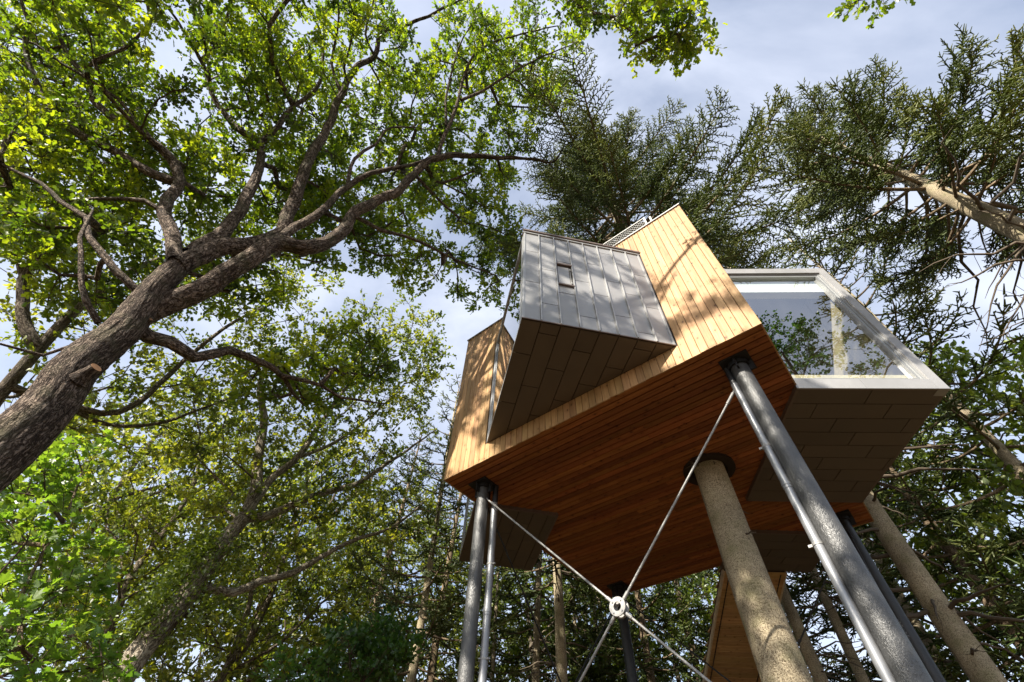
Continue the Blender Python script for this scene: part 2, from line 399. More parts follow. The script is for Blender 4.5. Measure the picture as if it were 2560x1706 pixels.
_X, _Y = np.meshgrid(_g, _g, indexing='ij')
_rad = np.hypot(_X, _Y)
_Z = 0.25 * np.sin(_X * 0.21 + 1.0) * np.cos(_Y * 0.17) * np.clip((_rad - 12) / 10, 0, 1)
_V = np.stack([_X, _Y, _Z], -1).reshape(-1, 3)
_i = np.arange(_n * _n).reshape(_n, _n)
_F = np.stack([_i[:-1, :-1], _i[1:, :-1], _i[1:, 1:], _i[:-1, 1:]], -1).reshape(-1, 4)
ground = link('ground', mesh_np('ground', _V, _F, ground_material(), smooth=True))
tag(ground, 'brown forest floor with patches of moss and grass', None, None, 'structure')

# ------------------------------------------------------------------ treehouse
HZ = 6.6                       # underside of the house above the ground
S = 5.84                       # square plan
WH = 4.2                       # wall height
HOUSE_RZ = math.atan2(UX[1], UX[0])
house = empty('treehouse', (A0[0], A0[1], HZ), HOUSE_RZ)
tag(house, 'square timber treehouse cabin with angular grey metal bays, raised high on steel posts', 'treehouse')

def hw(u, v, z=0.0):
    """house coordinates to world"""
    p = A0 + u * UX + v * VX
    return (p[0], p[1], HZ + z)

PITCH_P = S / 48.0
PLANK_T = 0.022
_plank_cache = {}
def plank_mesh(length, width, mat, key=''):
    k = (round(length, 3), round(width, 4), mat.name, key)
    if k in _plank_cache: return _plank_cache[k]
    b = 0.005; w = width / 2; l = length / 2; t = PLANK_T
    prof = [(-w, 0), (-w, t - b), (-w + b, t), (w - b, t), (w, t - b), (w, 0)]
    V = [(-l, y, z) for y, z in prof] + [(l, y, z) for y, z in prof]
    n = len(prof)
    F = [(i, i + 1, n + i + 1, n + i) for i in range(n - 1)] + [tuple(range(n - 1, -1, -1)), tuple(range(n, 2 * n))]
    F = [tuple(reversed(f)) for f in F]
    me = mesh_py('plank', V, F, mat)
    _plank_cache[k] = me
    return me

def plank(parent, center, xdir, ydir, length, width, mat):
    me = plank_mesh(length, width, mat)
    o = link('plank', me, parent)
    X = Vector(xdir); Y = Vector(ydir); Z = X.cross(Y)
    mm = Matrix((X, Y, Z)).transposed().to_4x4(); mm.translation = center
    o.matrix_local = mm
    return o

# bays in house plan coordinates
T_ = np.array([1.008, 0.0]); P_ = np.array([3.206, -1.788]); Q_ = np.array([4.716, 0.0])
FB0, FB1 = 0.366, 3.34
RB = [np.array(p) for p in ((5.812, 1.391), (7.511, 2.676), (5.812, 4.933), (4.176, 3.692))]
RZ0, RZ1 = -0.06, 3.5
BL = [np.array(p) for p in ((0.04, 0.84), (1.09, 2.10), (-0.65, 3.55), (-1.69, 2.27))]
BR = [np.array(p) for p in ((3.69, 4.68), (5.19, 5.855), (4.26, 7.05), (2.76, 5.86))]

rnd = random.Random(4)
# soffit : dark board with planks below it
mb = MB(); mb.box(0.03, S - 0.03, 0.03, S - 0.03, 0.026, 0.12)
soffit = mb.obj('soffit', M['dark_board'], house)
GAP = 0.02
for i in range(48):
    v = (i + 0.5) * PITCH_P
    # board ends staggered
    cuts = [0.02]; x = 0.02
    first = True
    while x < S - 0.02:
        x += rnd.uniform(0.8, 4.2) if first else rnd.choice([3.6, 4.2, 4.8])
        first = False
        if S - 0.02 - x < 0.6: x = S - 0.02
        cuts.append(min(x, S - 0.02))
    for a, b in zip(cuts[:-1], cuts[1:]):
        plank(soffit, ((a + b) / 2, v, 0.024), (1, 0, 0), (0, -1, 0), b - a - 0.003, PITCH_P - GAP, M['soffit_wood_shaded'])

# walls: front (v=0) and right (u=S) as single planks
def wall_core(name, boxes):
    b = MB()
    for q in boxes: b.box(*q)
    return b.obj(name, M['dark_board'], house)
wall_f = wall_core('wall', [(0.0, T_[0], 0.024, 0.12, 0.03, WH - 0.02), (T_[0], Q_[0], 0.024, 0.12, 0.03, FB0), (T_[0], Q_[0], 0.024, 0.12, FB1, WH - 0.02),
                            (Q_[0], S, 0.024, 0.12, 0.03, WH - 0.02)])
for i in range(48):
    u = (i + 0.5) * PITCH_P
    spans = [(0.0, WH)]
    if T_[0] + 0.02 < u < Q_[0] - 0.02: spans = [(0.0, FB0 - 0.01), (FB1 + 0.03, WH)]
    for a, b in spans:
        dz = rnd.uniform(-0.006, 0.004) if a == 0 else 0
        plank(wall_f, (u, 0.023, (a + b) / 2 + dz / 2), (0, 0, 1), (-1, 0, 0), b - a - dz, PITCH_P - 0.006, M['wall_wood'])
wall_r = wall_core('wall', [(S - 0.12, S - 0.024, 0.12, RB[0][1], 0.03, WH - 0.02), (S - 0.12, S - 0.024, RB[0][1], RB[2][1], RZ1, WH - 0.02),
                            (S - 0.12, S - 0.024, RB[2][1], S, 0.03, WH - 0.02)])
for i in range(48):
    v = (i + 0.5) * PITCH_P
    a, b = 0.0, WH
    if RB[0][1] + 0.02 < v < RB[2][1]: a = RZ1 + 0.03
    plank(wall_r, (S - 0.023, v, (a + b) / 2), (0, 0, 1), (0, -1, 0), b - a, PITCH_P - 0.006, M['wall_wood'])
# left and back walls: core with joined cladding
def clad_joined(name, core, along, fixed, sgn, skip):
    c = wall_core('wall', core)
    V = []; F = []
    for i in range(48):
        a = (i + 0.5) * PITCH_P
        z0 = 3.33 if skip[0] < a < skip[1] else 0.0
        h = (PITCH_P - 0.006) / 2
        b_ = MB()
        if along == 'v': b_.box(min(fixed, fixed + sgn * PLANK_T), max(fixed, fixed + sgn * PLANK_T), a - h, a + h, z0, WH)
        else: b_.box(a - h, a + h, min(fixed, fixed + sgn * PLANK_T), max(fixed, fixed + sgn * PLANK_T), z0, WH)
        n = len(V); V += b_.V; F += [tuple(k + n for k in f) for f in b_.F]
    o = link('cladding', mesh_py('cladding', V, F, M['wall_wood']), c); o['kind'] = 'stuff'
clad_joined('wall', [(0.024, 0.12, 0.12, 0.9, 0.03, WH - 0.02), (0.024, 0.12, 0.9, 3.0, 3.3, WH - 0.02), (0.024, 0.12, 3.0, S - 0.12, 0.03, WH - 0.02)], 'v', 0.023, -1, (0.9, 3.0))
clad_joined('wall', [(0.12, 2.8, S - 0.12, S - 0.024, 0.03, WH - 0.02), (2.8, 5.2, S - 0.12, S - 0.024, 3.3, WH - 0.02), (5.2, S - 0.12, S - 0.12, S - 0.024, 0.03, WH - 0.02)], 'u', S - 0.023, 1, (2.8, 5.2))

# roof slab, coping, room inside
mb = MB(); mb.box(0.12, S - 0.12, 0.12, S - 0.12, 3.55, 3.7)
roof = mb.obj('roof', M['dark_board'], house)
for nm, q in (('coping', (-0.015, S + 0.015, -0.03, 0.14, WH, WH + 0.028)), ('coping', (-0.015, 0.14, 0.141, S + 0.03, WH, WH + 0.028)),
              ('coping', (S - 0.14, S + 0.015, 0.141, S + 0.03, WH, WH + 0.028)), ('coping', (0.141, S - 0.141, S - 0.14, S + 0.03, WH, WH + 0.028))):
    b_ = MB(); b_.box(*q); b_.obj(nm, M['zinc_edge'], roof)
b_ = MB()
for i in range(48):
    b_.box((i + 0.5) * PITCH_P - 0.012, (i + 0.5) * PITCH_P + 0.012, -0.022, 0.0, WH - 0.022, WH - 0.001)
o = b_.obj('vent_strip', M['dark_board'], roof)
b_ = MB(); b_.box(0.13, S - 0.13, 0.13, S - 0.13, 0.125, 0.16); b_.obj('room_floor', M['room_dark'], house)
b_ = MB(); b_.box(0.13, S - 0.13, 0.13, S - 0.13, 3.50, 3.545); b_.obj('room_ceiling', M['room_dark'], house)
b_ = MB(); b_.box(3.0, 3.05, 0.13, S - 0.13, 0.165, 3.49); b_.box(3.06, S - 0.13, 4.95, 5.0, 0.165, 3.49); b_.obj('room_partition', M['room_dark'], house)

# collar where the spruce goes through
b_ = MB(); b_.ring((4.0, 2.49, -0.02), (0, 0, 1), 0.30, 0.43, 0.07); b_.ring((4.0, 2.49, -0.005), (0, 0, 1), 0.235, 0.31, 0.035)
link('trunk_collar', smooth_by_angle(mesh_py('trunk_collar', b_.V, b_.F, M['dark_board'])), house)

# ---- metal panels
def panel_poly(parent, poly, z0, z1, mat):
    b_ = MB(); b_.prism(poly, z0, z1)
    return b_.obj('panel', mat, parent)

def underside(parent, poly, org, e, col_w, length, z, mat, phase=0.37, rows=None, gap=0.014):
    """brick-bond sheet panels below a bay; long side along e"""
    e = np.array(e) / np.linalg.norm(e); n = np.array([-e[1], e[0]])
    pl = np.array(poly); a = (pl - org) @ e; c = (pl - org) @ n
    k0, k1 = int(math.floor(c.min() / col_w)), int(math.ceil(c.max() / col_w))
    for k in range(k0, k1):
        off = (k * phase % 1.0) * length
        s = math.floor((a.min() - off) / length) * length + off
        while s < a.max():
            q = [(s + gap / 2, k * col_w + gap / 2), (s + length - gap / 2, k * col_w + gap / 2), (s + length - gap / 2, (k + 1) * col_w - gap / 2), (s + gap / 2, (k + 1) * col_w - gap / 2)]
            w = [tuple(org + e * x + n * y) for x, y in q]
            w = clip_poly(w, [tuple(p) for p in poly])
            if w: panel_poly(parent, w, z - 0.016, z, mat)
            s += length

# front bay -----------------------------------------------------------------
ePQ = (Q_ - P_) / np.linalg.norm(Q_ - P_); nPQ = np.array([ePQ[1], -ePQ[0]]); LPQ = float(np.linalg.norm(Q_ - P_))
eTP = (P_ - T_) / np.linalg.norm(P_ - T_); nTP = np.array([eTP[1], -eTP[0]]); LTP = float(np.linalg.norm(P_ - T_))
inT, inQ = T_ + np.array([0.06, 0.0]), Q_ + np.array([-0.05, 0.0])
b_ = MB()
inner = [tuple(T_ + np.array([0.03, 0.03])), tuple(P_ + (-nPQ - nTP) * 0.02), tuple(Q_ + np.array([-0.03, 0.03]))]
b_.prism(inner, FB0 + 0.013, FB0 + 0.10); b_.prism(inner, FB1 - 0.10, FB1 - 0.012)
b_.bar(P_, ePQ, nPQ, 0.03, LPQ, FB0 + 0.10, FB1 - 0.10, -0.10, -0.012)
bay = b_.obj('bay', M['dark_board'], house)
underside(bay, [T_, P_, Q_], P_, -eTP, LPQ / 8, 1.08, FB0 + 0.012, M['zinc_shaded'], 0.41)
seams = {0: [2.55, 1.46], 1: [3.05, 1.965, 0.88], 2: [2.37, 1.29], 3: [2.87, 1.79, 0.715], 4: [2.515, 1.444], 5: [3.07, 1.99, 0.915], 6: [2.73, 1.66, 0.56], 7: [2.435, 1.343]}
cw = LPQ / 8
for c in range(8):
    zs = [FB1 - 0.055] + seams[c] + [FB0 + 0.015]
    for zt, zb in zip(zs[:-1], zs[1:]):
        if c == 2 and zt > 2.3 and zb < 1.4 and zt < 2.5:
            parts = [(2.365, 2.25), (1.52, 1.295)]
        else:
            parts = [(zt, zb)]
        for a, b in parts:
            q = MB(); q.bar(P_, ePQ, nPQ, c * cw + 0.012, (c + 1) * cw - 0.012, b + 0.006, a - 0.006, -0.012, -0.002)
            q.obj('panel', M['zinc'], bay)
    q = MB(); q.bar(P_, ePQ, nPQ, c * cw - 0.008, c * cw + 0.008, FB0 + 0.012, FB1 - 0.05, -0.014, 0.028)
    if c: q.obj('standing_seam', M['zinc_edge'], bay)
q = MB(); q.bar(P_, ePQ, nPQ, 0.001, 0.03, FB0, FB1 - 0.05, -0.014, 0.012); q.obj('corner_trim', M['zinc_edge'], bay)
q = MB(); q.bar(P_, ePQ, nPQ, LPQ - 0.03, LPQ, FB0, FB1 - 0.05, -0.014, 0.012); q.obj('corner_trim', M['zinc_edge'], bay)
q = MB(); q.bar(P_, ePQ, nPQ, -0.015, LPQ + 0.02, FB1 - 0.05, FB1, -0.02, 0.022); q.obj('edge_trim', M['zinc_edge'], bay)
q = MB(); q.bar(P_, ePQ, nPQ, -0.02, LPQ + 0.06, FB1 + 0.002, FB1 + 0.05, -0.1, 0.045); q.obj('coping', M['copper'], bay)
q = MB(); q.prism([tuple(T_ + [0.02, 0]), tuple(P_ - nPQ * 0.11), tuple(Q_ - [0.12, 0])], FB1 + 0.004, FB1 + 0.04); q.obj('bay_roof', M['zinc'], bay)
q = MB(); q.bar(P_, ePQ, nPQ, 0.0, LPQ, FB0 - 0.004, FB0 + 0.014, -0.016, 0.016); q.obj('edge_trim', M['copper'], bay)
# ventilation hatch
hx0, hx1 = 2 * cw + 0.018, 3 * cw - 0.012
q = MB(); q.bar(P_, ePQ, nPQ, hx0, hx1, 1.525, 2.245, -0.05, -0.04); hatch = q.obj('hatch', M['dark_board'], bay)
q = MB(); q.bar(P_, ePQ, nPQ, hx0 - 0.01, hx1 + 0.01, 2.215, 2.262, -0.03, 0.032); q.obj('hatch_hood', M['copper'], hatch)
q = MB(); q.bar(P_, ePQ, nPQ, hx0 - 0.01, hx1 + 0.01, 1.512, 1.545, -0.03, 0.034); q.obj('hatch_sill', M['copper'], hatch)
q = MB(); q.bar(P_, ePQ, nPQ, hx0 + 0.015, hx1 - 0.045, 1.565, 2.19, -0.04, -0.006); q.obj('hatch_flap', M['zinc'], hatch)
q = MB(); q.bar(P_, ePQ, nPQ, hx1 - 0.036, hx1 - 0.026, 1.57, 2.13, -0.02, 0.012)
q.bar(P_, ePQ, nPQ, hx1 - 0.042, hx1 - 0.02, 1.60, 1.66, -0.02, 0.022); q.bar(P_, ePQ, nPQ, hx1 - 0.042, hx1 - 0.02, 2.05, 2.11, -0.02, 0.022)
q.obj('latch', M['galv'], hatch)
# glazed side of the front bay
def glazed_face(parent, o, e, n, Lf, z0, z1, bl, br, bb, bt, fmat, depth=0.05, glass_d=-0.03, name='window'):
    q = MB()
    q.bar(o, e, n, 0, bl, z0, z1, -depth, 0.0); q.bar(o, e, n, Lf - br, Lf, z0, z1, -depth, 0.0)
    q.bar(o, e, n, bl, Lf - br, z0, z0 + bb, -depth, -0.001); q.bar(o, e, n, bl, Lf - br, z1 - bt, z1, -depth, -0.001)
    fr = q.obj('window_frame', fmat, parent)
    w = 0.05
    q = MB()
    q.bar(o, e, n, bl, bl + w, z0 + bb, z1 - bt, -depth, -0.015); q.bar(o, e, n, Lf - br - w, Lf - br, z0 + bb, z1 - bt, -depth, -0.015)
    q.bar(o, e, n, bl + w, Lf - br - w, z0 + bb, z0 + bb + w, -depth, -0.016); q.bar(o, e, n, bl + w, Lf - br - w, z1 - bt - w, z1 - bt, -depth, -0.016)
    q.obj('window_sash', M['alu'], parent)
    q = MB()
    g0, g1 = bl + w - 0.005, Lf - br - w + 0.005
    c = [(o[0] + e[0] * a + n[0] * glass_d, o[1] + e[1] * a + n[1] * glass_d, z) for a, z in ((g0, z0 + bb + w), (g1, z0 + bb + w), (g1, z1 - bt - w), (g0, z1 - bt - w))]
    q.add(c, [(0, 1, 2, 3)])
    q.obj('pane', M['glass'], parent)
glazed_face(bay, T_, eTP, nTP, LTP, FB0 - 0.002, FB1 - 0.02, 0.05, 0.17, 0.05, 0.05, M['zinc_edge'])

# right bay ------------------------------------------------------------------
def rect_bay(corners, z0, z1, under_org, under_e, phase, wall_edges, col_w=0.31):
    c = [np.array(p) for p in corners]
    ctr = sum(c) / 4
    b_ = MB()
    ins = [tuple(p + (ctr - p) / np.linalg.norm(ctr - p) * 0.03) for p in c]
    b_.prism(ins, z0 + 0.013, z0 + 0.14); b_.prism(ins, z1 - 0.10, z1)
    for k in wall_edges:
        p, q2 = c[k], c[(k + 1) % 4]; e = (q2 - p) / np.linalg.norm(q2 - p); n = np.array([e[1], -e[0]])
        b_.bar(p, e, n, 0.03, np.linalg.norm(q2 - p) - 0.03, z0 + 0.14, z1 - 0.10, -0.10, -0.03)
    by = b_.obj('bay', M['dark_board'], house)
    underside(by, [tuple(p) for p in c], np.array(under_org), under_e, col_w, 1.08, z0 + 0.012, M['zinc_shaded'], phase)
    for k in range(4):
        p, q2 = c[k], c[(k + 1) % 4]; e = (q2 - p) / np.linalg.norm(q2 - p); n = np.array([e[1], -e[0]])
        q = MB(); q.bar(p, e, n, 0.0, np.linalg.norm(q2 - p), z0 - 0.006, z0 + 0.09, -0.035, 0.004); q.obj('edge_trim', M['copper'], by)
    return by
def metal_side(by, p, q2, z0, z1, phase=0.37):
    e = (q2 - p) / np.linalg.norm(q2 - p); n = np.array([e[1], -e[0]]); Ls = float(np.linalg.norm(q2 - p))
    nc = max(1, round(Ls / 0.293)); w = Ls / nc
    for c in range(nc):
        off = (c * phase % 1.0) * 1.08
        zs = [z1 - 0.03]; z = z1 - 0.1 - off
        while z > z0 + 0.15: zs.append(z); z -= 1.08
        zs.append(z0 + 0.092)
        for a, b in zip(zs[:-1], zs[1:]):
            q = MB(); q.bar(p, e, n, c * w + 0.012, (c + 1) * w - 0.012, b + 0.003, a - 0.003, -0.03, -0.018); q.obj('panel', M['zinc'], by)
        if c:
            q = MB(); q.bar(p, e, n, c * w - 0.008, c * w + 0.008, z0 + 0.093, z1 - 0.03, -0.03, 0.012); q.obj('standing_seam', M['zinc_edge'], by)
    q = MB(); q.bar(p, e, n, -0.01, Ls + 0.01, z1 - 0.028, z1 + 0.03, -0.06, 0.03); q.obj('coping', M['copper'], by)

rb_e = (RB[1] - RB[0]) / np.linalg.norm(RB[1] - RB[0]); rb_n = np.array([rb_e[1], -rb_e[0]]); rb_L = float(np.linalg.norm(RB[1] - RB[0]))
rbay = rect_bay(RB, RZ0, RZ1, RB[0], rb_e, 0.38, [1], 0.313)
metal_side(rbay, RB[1], RB[2], RZ0, RZ1)
# big window: zinc surround in pieces
def surround(a0, a1, z0, z1, d1=0.012, d0=-0.14):
    q = MB(); q.bar(RB[0], rb_e, rb_n, a0, a1, z0, z1, d0, d1); q.obj('surround_panel', M['zinc'], rbay)
bw = 0.15
for a, b in ((0.0, 0.98), (0.984, rb_L - bw)): surround(a, b, RZ0 - 0.008, RZ0 + 0.19, d0=-0.012)
for a, b in ((0.0, 0.75), (0.754, 1.75), (1.754, rb_L - bw)): surround(a, b, RZ1 - 0.17, RZ1 + 0.01)
for a, b in ((RZ0 - 0.008, 0.86), (0.864, 1.95), (1.954, 3.02), (3.024, RZ1 + 0.01)): surround(rb_L - bw + 0.002, rb_L + 0.012, a, b)
glazed_face(rbay, RB[0] - rb_n * 0.02, rb_e, rb_n, rb_L - bw, RZ0 + 0.192, RZ1 - 0.172, 0.02, 0.045, 0.02, 0.03, M['alu'], depth=0.10, glass_d=-0.07)
q = MB(); q.prism([tuple(p) for p in RB], RZ1 + 0.012, RZ1 + 0.03); q.obj('bay_roof', M['zinc'], rbay)
# interior lining of the right bay
q = MB(); q.bar(RB[0], rb_e, rb_n, 0.02, rb_L - 0.14, RZ1 - 0.66, RZ1 - 0.11, -0.30, -0.145); q.obj('blind_box', M['white'], rbay)
e2 = (RB[2] - RB[1]) / np.linalg.norm(RB[2] - RB[1]); n2 = np.array([e2[1], -e2[0]])
for k in range(3):
    q = MB(); q.bar(RB[1], e2, n2, 0.15 + k * 0.9, 0.15 + k * 0.9 + 0.896, RZ0 + 0.145, RZ1 - 0.105, -0.125, -0.105); q.obj('lining_board', M['room_wood'], rbay)
q = MB(); q.bar(RB[0], rb_e, rb_n, 0.02, rb_L - 0.13, RZ0 + 0.145, RZ0 + 0.46, -0.34, -0.15); q.obj('window_seat', M['room_wood'], rbay)
# hanging curtain inside at the right
def curtain(parent, o, e, n, a0, a1, d, z0, z1, folds, mat, amp=0.035):
    V = []; F = []; Nn = folds * 8
    for i in range(Nn + 1):
        t = i / Nn; a = a0 + (a1 - a0) * t; dd = d + amp * math.sin(t * folds * 2 * math.pi) + 0.012 * math.sin(t * 17.3)
        for z in (z0, z1): V.append((o[0] + e[0] * a + n[0] * dd, o[1] + e[1] * a + n[1] * dd, z))
    F = [(2 * i, 2 * i + 2, 2 * i + 3, 2 * i + 1) for i in range(Nn)]
    return link('curtain', mesh_py('curtain', V, F, mat, True), parent)

# back left and back right bays -------------------------------------------------
blb = rect_bay(BL, -0.06, 3.3, BL[0], (BL[2] - BL[1]), 0.4, [1, 2], 0.29)
metal_side(blb, BL[1], BL[2], -0.06, 3.3); metal_side(blb, BL[2], BL[3], -0.06, 3.3)
e3 = (BL[0] - BL[3]) / np.linalg.norm(BL[0] - BL[3]); n3 = np.array([e3[1], -e3[0]]); L3 = float(np.linalg.norm(BL[0] - BL[3]))
glazed_face(blb, BL[3], e3, n3, L3, 0.032, 3.2, 0.06, 0.05, 0.05, 0.06, M['zinc_edge'])
curtain(blb, BL[3], e3, n3, 0.12, L3 - 0.1, -0.12, 0.09, 3.1, 16, M['curtain'], 0.03)
q = MB(); q.prism([tuple(p) for p in BL], 3.302, 3.33); q.obj('bay_roof', M['zinc'], blb)
brb = rect_bay(BR, -0.06, 3.3, BR[0], (BR[1] - BR[0]), 0.36, [1, 2, 3], 0.30)
metal_side(brb, BR[1], BR[2], -0.06, 3.3); metal_side(brb, BR[2], BR[3], -0.06, 3.3)
q = MB(); q.prism([tuple(p) for p in BR], 3.302, 3.33); q.obj('bay_roof', M['zinc'], brb)

# roof terrace railing ------------------------------------------------------------
rail = empty('railing', (0, 0, 0), 0, house)
def rail_run(p0, p1, zb, zt):
    p0 = np.array(p0); p1 = np.array(p1); e = (p1 - p0) / np.linalg.norm(p1 - p0); n = np.array([e[1], -e[0]]); Lr = float(np.linalg.norm(p1 - p0))
    q = MB(); q.bar(p0, e, n, 0, Lr, zt - 0.035, zt, -0.02, 0.02); q.obj('top_rail', M['galv'], rail)
    q = MB(); q.bar(p0, e, n, 0.021, Lr - 0.021, zb, zb + 0.03, -0.015, 0.015); q.obj('bottom_rail', M['galv'], rail)
    for a in (0.0, Lr - 0.04):
        q = MB(); q.bar(p0, e, n, a, a + 0.04, 3.7, zt - 0.036, -0.02, 0.02); q.obj('railing_post', M['galv'], rail)
    b2 = MB(); st = 0.075; t = 0.006; H_ = zt - zb - 0.07
    s_ = -H_ * 0.6
    while s_ < Lr:
        for sg in (1, -1):
            a0, a1 = (s_, s_ + H_ * 0.6) if sg == 1 else (s_ + H_ * 0.6, s_)
            f0, f1 = 0.0, 1.0
            def lim(av, ff): return av
            # clip to the run
            pts = []
            for k in range(13):
                f = k / 12; a = a0 + (a1 - a0) * f
                if 0.03 < a < Lr - 0.03: pts.append((a, zb + 0.03 + H_ * f))
            if len(pts) > 1:
                (aa, za), (ab, zb2) = pts[0], pts[-1]
                P0 = (p0[0] + e[0] * aa + n[0] * 0.003 * sg, p0[1] + e[1] * aa + n[1] * 0.003 * sg, za)
                P1 = (p0[0] + e[0] * ab + n[0] * 0.003 * sg, p0[1] + e[1] * ab + n[1] * 0.003 * sg, zb2)
                b2.cyl(P0, P1, 0.0045, sides=4, caps=False)
        s_ += st
    b2.obj('mesh_infill', M['galv'], rail)
rail_run((2.0, 0.24), (5.12, 0.24), 4.25, 5.08)
rail_run((5.22, 0.26), (5.22, 3.4), 4.25, 5.04)

# ------------------------------------------------------------------ posts, pipes, bracing
POSTS = {'L': (0.51, 0.55), 'R': (5.31, 0.50), 'B': (0.49, 5.41), 'C': (5.36, 5.33)}
def steel_post(key, label, r, mat):
    u, v = POSTS[key]
    x, y, z = hw(u, v)
    t = empty('steel_post', (x, y, 0), HOUSE_RZ); tag(t, label, 'post', 'steel posts under the treehouse')
    b_ = MB(); b_.cyl((0, 0, 0.02), (0, 0, HZ - 0.10), r, sides=40)
    link('shaft', smooth_by_angle(mesh_py('shaft', b_.V, b_.F, mat)), t)
    b_ = MB(); b_.box(-0.2, 0.2, -0.2, 0.2, HZ - 0.035, HZ + 0.0); b_.box(-0.012, 0.012, -0.19, 0.19, HZ - 0.2, HZ - 0.036); b_.box(-0.19, 0.19, -0.0121, 0.0121, HZ - 0.2, HZ - 0.036)
    b_.cyl((0, 0, HZ - 0.099), (0, 0, HZ - 0.037), r + 0.03, sides=32)
    b_.obj('head_plate', M['post_black'], t)
    b_ = MB(); b_.box(-0.22, 0.22, -0.22, 0.22, -0.05, 0.022); b_.obj('base_plate', M['post_black'], t)
    return t
steel_post('L', 'glossy hammered grey steel post at the left front corner, slim pipe beside it', 0.108, M['post'])
steel_post('R', 'thick hammered grey steel post in the right foreground with a pipe along its left side', 0.118, M['post'])
steel_post('B', 'black steel post at the far back corner, behind the round bracing ring', 0.105, M['post_black'])
steel_post('C', 'black steel post half hidden behind the thick foreground post', 0.105, M['post_black'])

def drainpipe(u, v, label, r, joints):
    x, y, z = hw(u, v)
    t = empty('drainpipe', (x, y, 0), HOUSE_RZ); tag(t, label, 'pipe', 'drainpipes along the front posts')
    b_ = MB(); b_.cyl((0, 0, 0.1), (0, 0, HZ - 0.36), r, sides=28)
    link('pipe', smooth_by_angle(mesh_py('pipe', b_.V, b_.F, M['pipe'])), t)
    b_ = MB(); b_.cyl((0, 0, HZ - 0.361), (0, 0, HZ - 0.002), r * 0.92, sides=28)
    link('outlet', smooth_by_angle(mesh_py('outlet', b_.V, b_.F, M['post_black'])), t)
    for z, kind in joints:
        b_ = MB()
        if kind == 'sleeve':
            b_.cyl((0, 0, HZ + z - 0.05), (0, 0, HZ + z + 0.05), r * 1.09, sides=28); b_.cyl((0, 0, HZ + z - 0.012), (0, 0, HZ + z + 0.012), r * 1.17, sides=28)
            link('sleeve', smooth_by_angle(mesh_py('sleeve', b_.V, b_.F, M['pipe'])), t)
        else:
            b_.ring((0, 0, HZ + z), (0, 0, 1), r * 0.99, r * 1.1, 0.028, 28); b_.box(r, r + 0.035, -0.012, 0.012, HZ + z - 0.013, HZ + z + 0.013)
            b_.box(-r - 0.04, -r, -0.012, 0.012, HZ + z - 0.013, HZ + z + 0.013)
            link('clamp', smooth_by_angle(mesh_py('clamp', b_.V, b_.F, M['galv'])), t)
drainpipe(0.67, 0.71, 'slim grey drainpipe standing just right of the left front post', 0.056, [(-1.45, 'clamp'), (-2.15, 'sleeve'), (-2.75, 'clamp')])
drainpipe(5.155, 0.465, 'grey drainpipe with clamps running up the left side of the thick foreground post', 0.046, [(-1.42, 'clamp'), (-1.95, 'sleeve'), (-2.62, 'clamp'), (-4.0, 'clamp')])

def brace(k0, k1, label, rodm, ringm, ztop=-0.22, zbot=-5.1, rr=0.0145):
    p, q = np.array(POSTS[k0]), np.array(POSTS[k1])
    c = (p + q) / 2; e = (q - p) / np.linalg.norm(q - p); n = np.array([e[1], -e[0]])
    zc = (ztop + zbot) / 2
    X, Y, Z = hw(*c, zc)
    t = empty('cross_brace', (X, Y, Z), HOUSE_RZ); tag(t, label, 'brace', 'cross braces between the posts')
    n3 = Vector((n[0], n[1], 0)); rad = 0.105
    hub = MB()
    hub.ring((0, 0, 0), n3, 0.05, rad, 0.016)
    hub.V = [tuple(Vector(v) + n3 * 0.038) for v in hub.V]
    h2 = MB(); h2.ring((0, 0, 0), n3, 0.05, rad, 0.016); h2.V = [tuple(Vector(v) - n3 * 0.038) for v in h2.V]
    hub.add(h2.V, h2.F)
    ho = link('hub_ring', smooth_by_angle(mesh_py('hub_ring', hub.V, hub.F, ringm)), t)
    for (pt, zz) in ((p, ztop), (q, ztop), (p, zbot), (q, zbot)):
        d = Vector((pt[0] - c[0], pt[1] - c[1], zz - zc)); Ld = d.length; d.normalize()
        b_ = MB(); b_.cyl(d * 0.05, d * (Ld - 0.1), rr, sides=12)
        b_.cyl(d * 0.075, d * 0.20, rr * 1.5, sides=12); b_.cyl(d * (Ld - 0.5), d * (Ld - 0.32), rr * 1.5, sides=12)
        link('rod', smooth_by_angle(mesh_py('rod', b_.V, b_.F, rodm)), t)
        b_ = MB(); bp_ = d * 0.078
        b_.cyl(bp_ - n3 * 0.056, bp_ + n3 * 0.056, 0.0105, sides=6); b_.obj('bolt', M['pipe'], ho)
brace('L', 'R', 'bright galvanised rods crossing at a round bolted steel ring, front pair of posts', M['galv'], M['ring'])
brace('L', 'B', 'dark bracing rods between left front post and far back post', M['post_black'], M['post_black'])
brace('B', 'C', 'dark bracing rods across the rear, behind the bright ring', M['post_black'], M['post_black'])
brace('R', 'C', 'dark bracing rods between the thick foreground post and the post behind it', M['post_black'], M['post_black'])

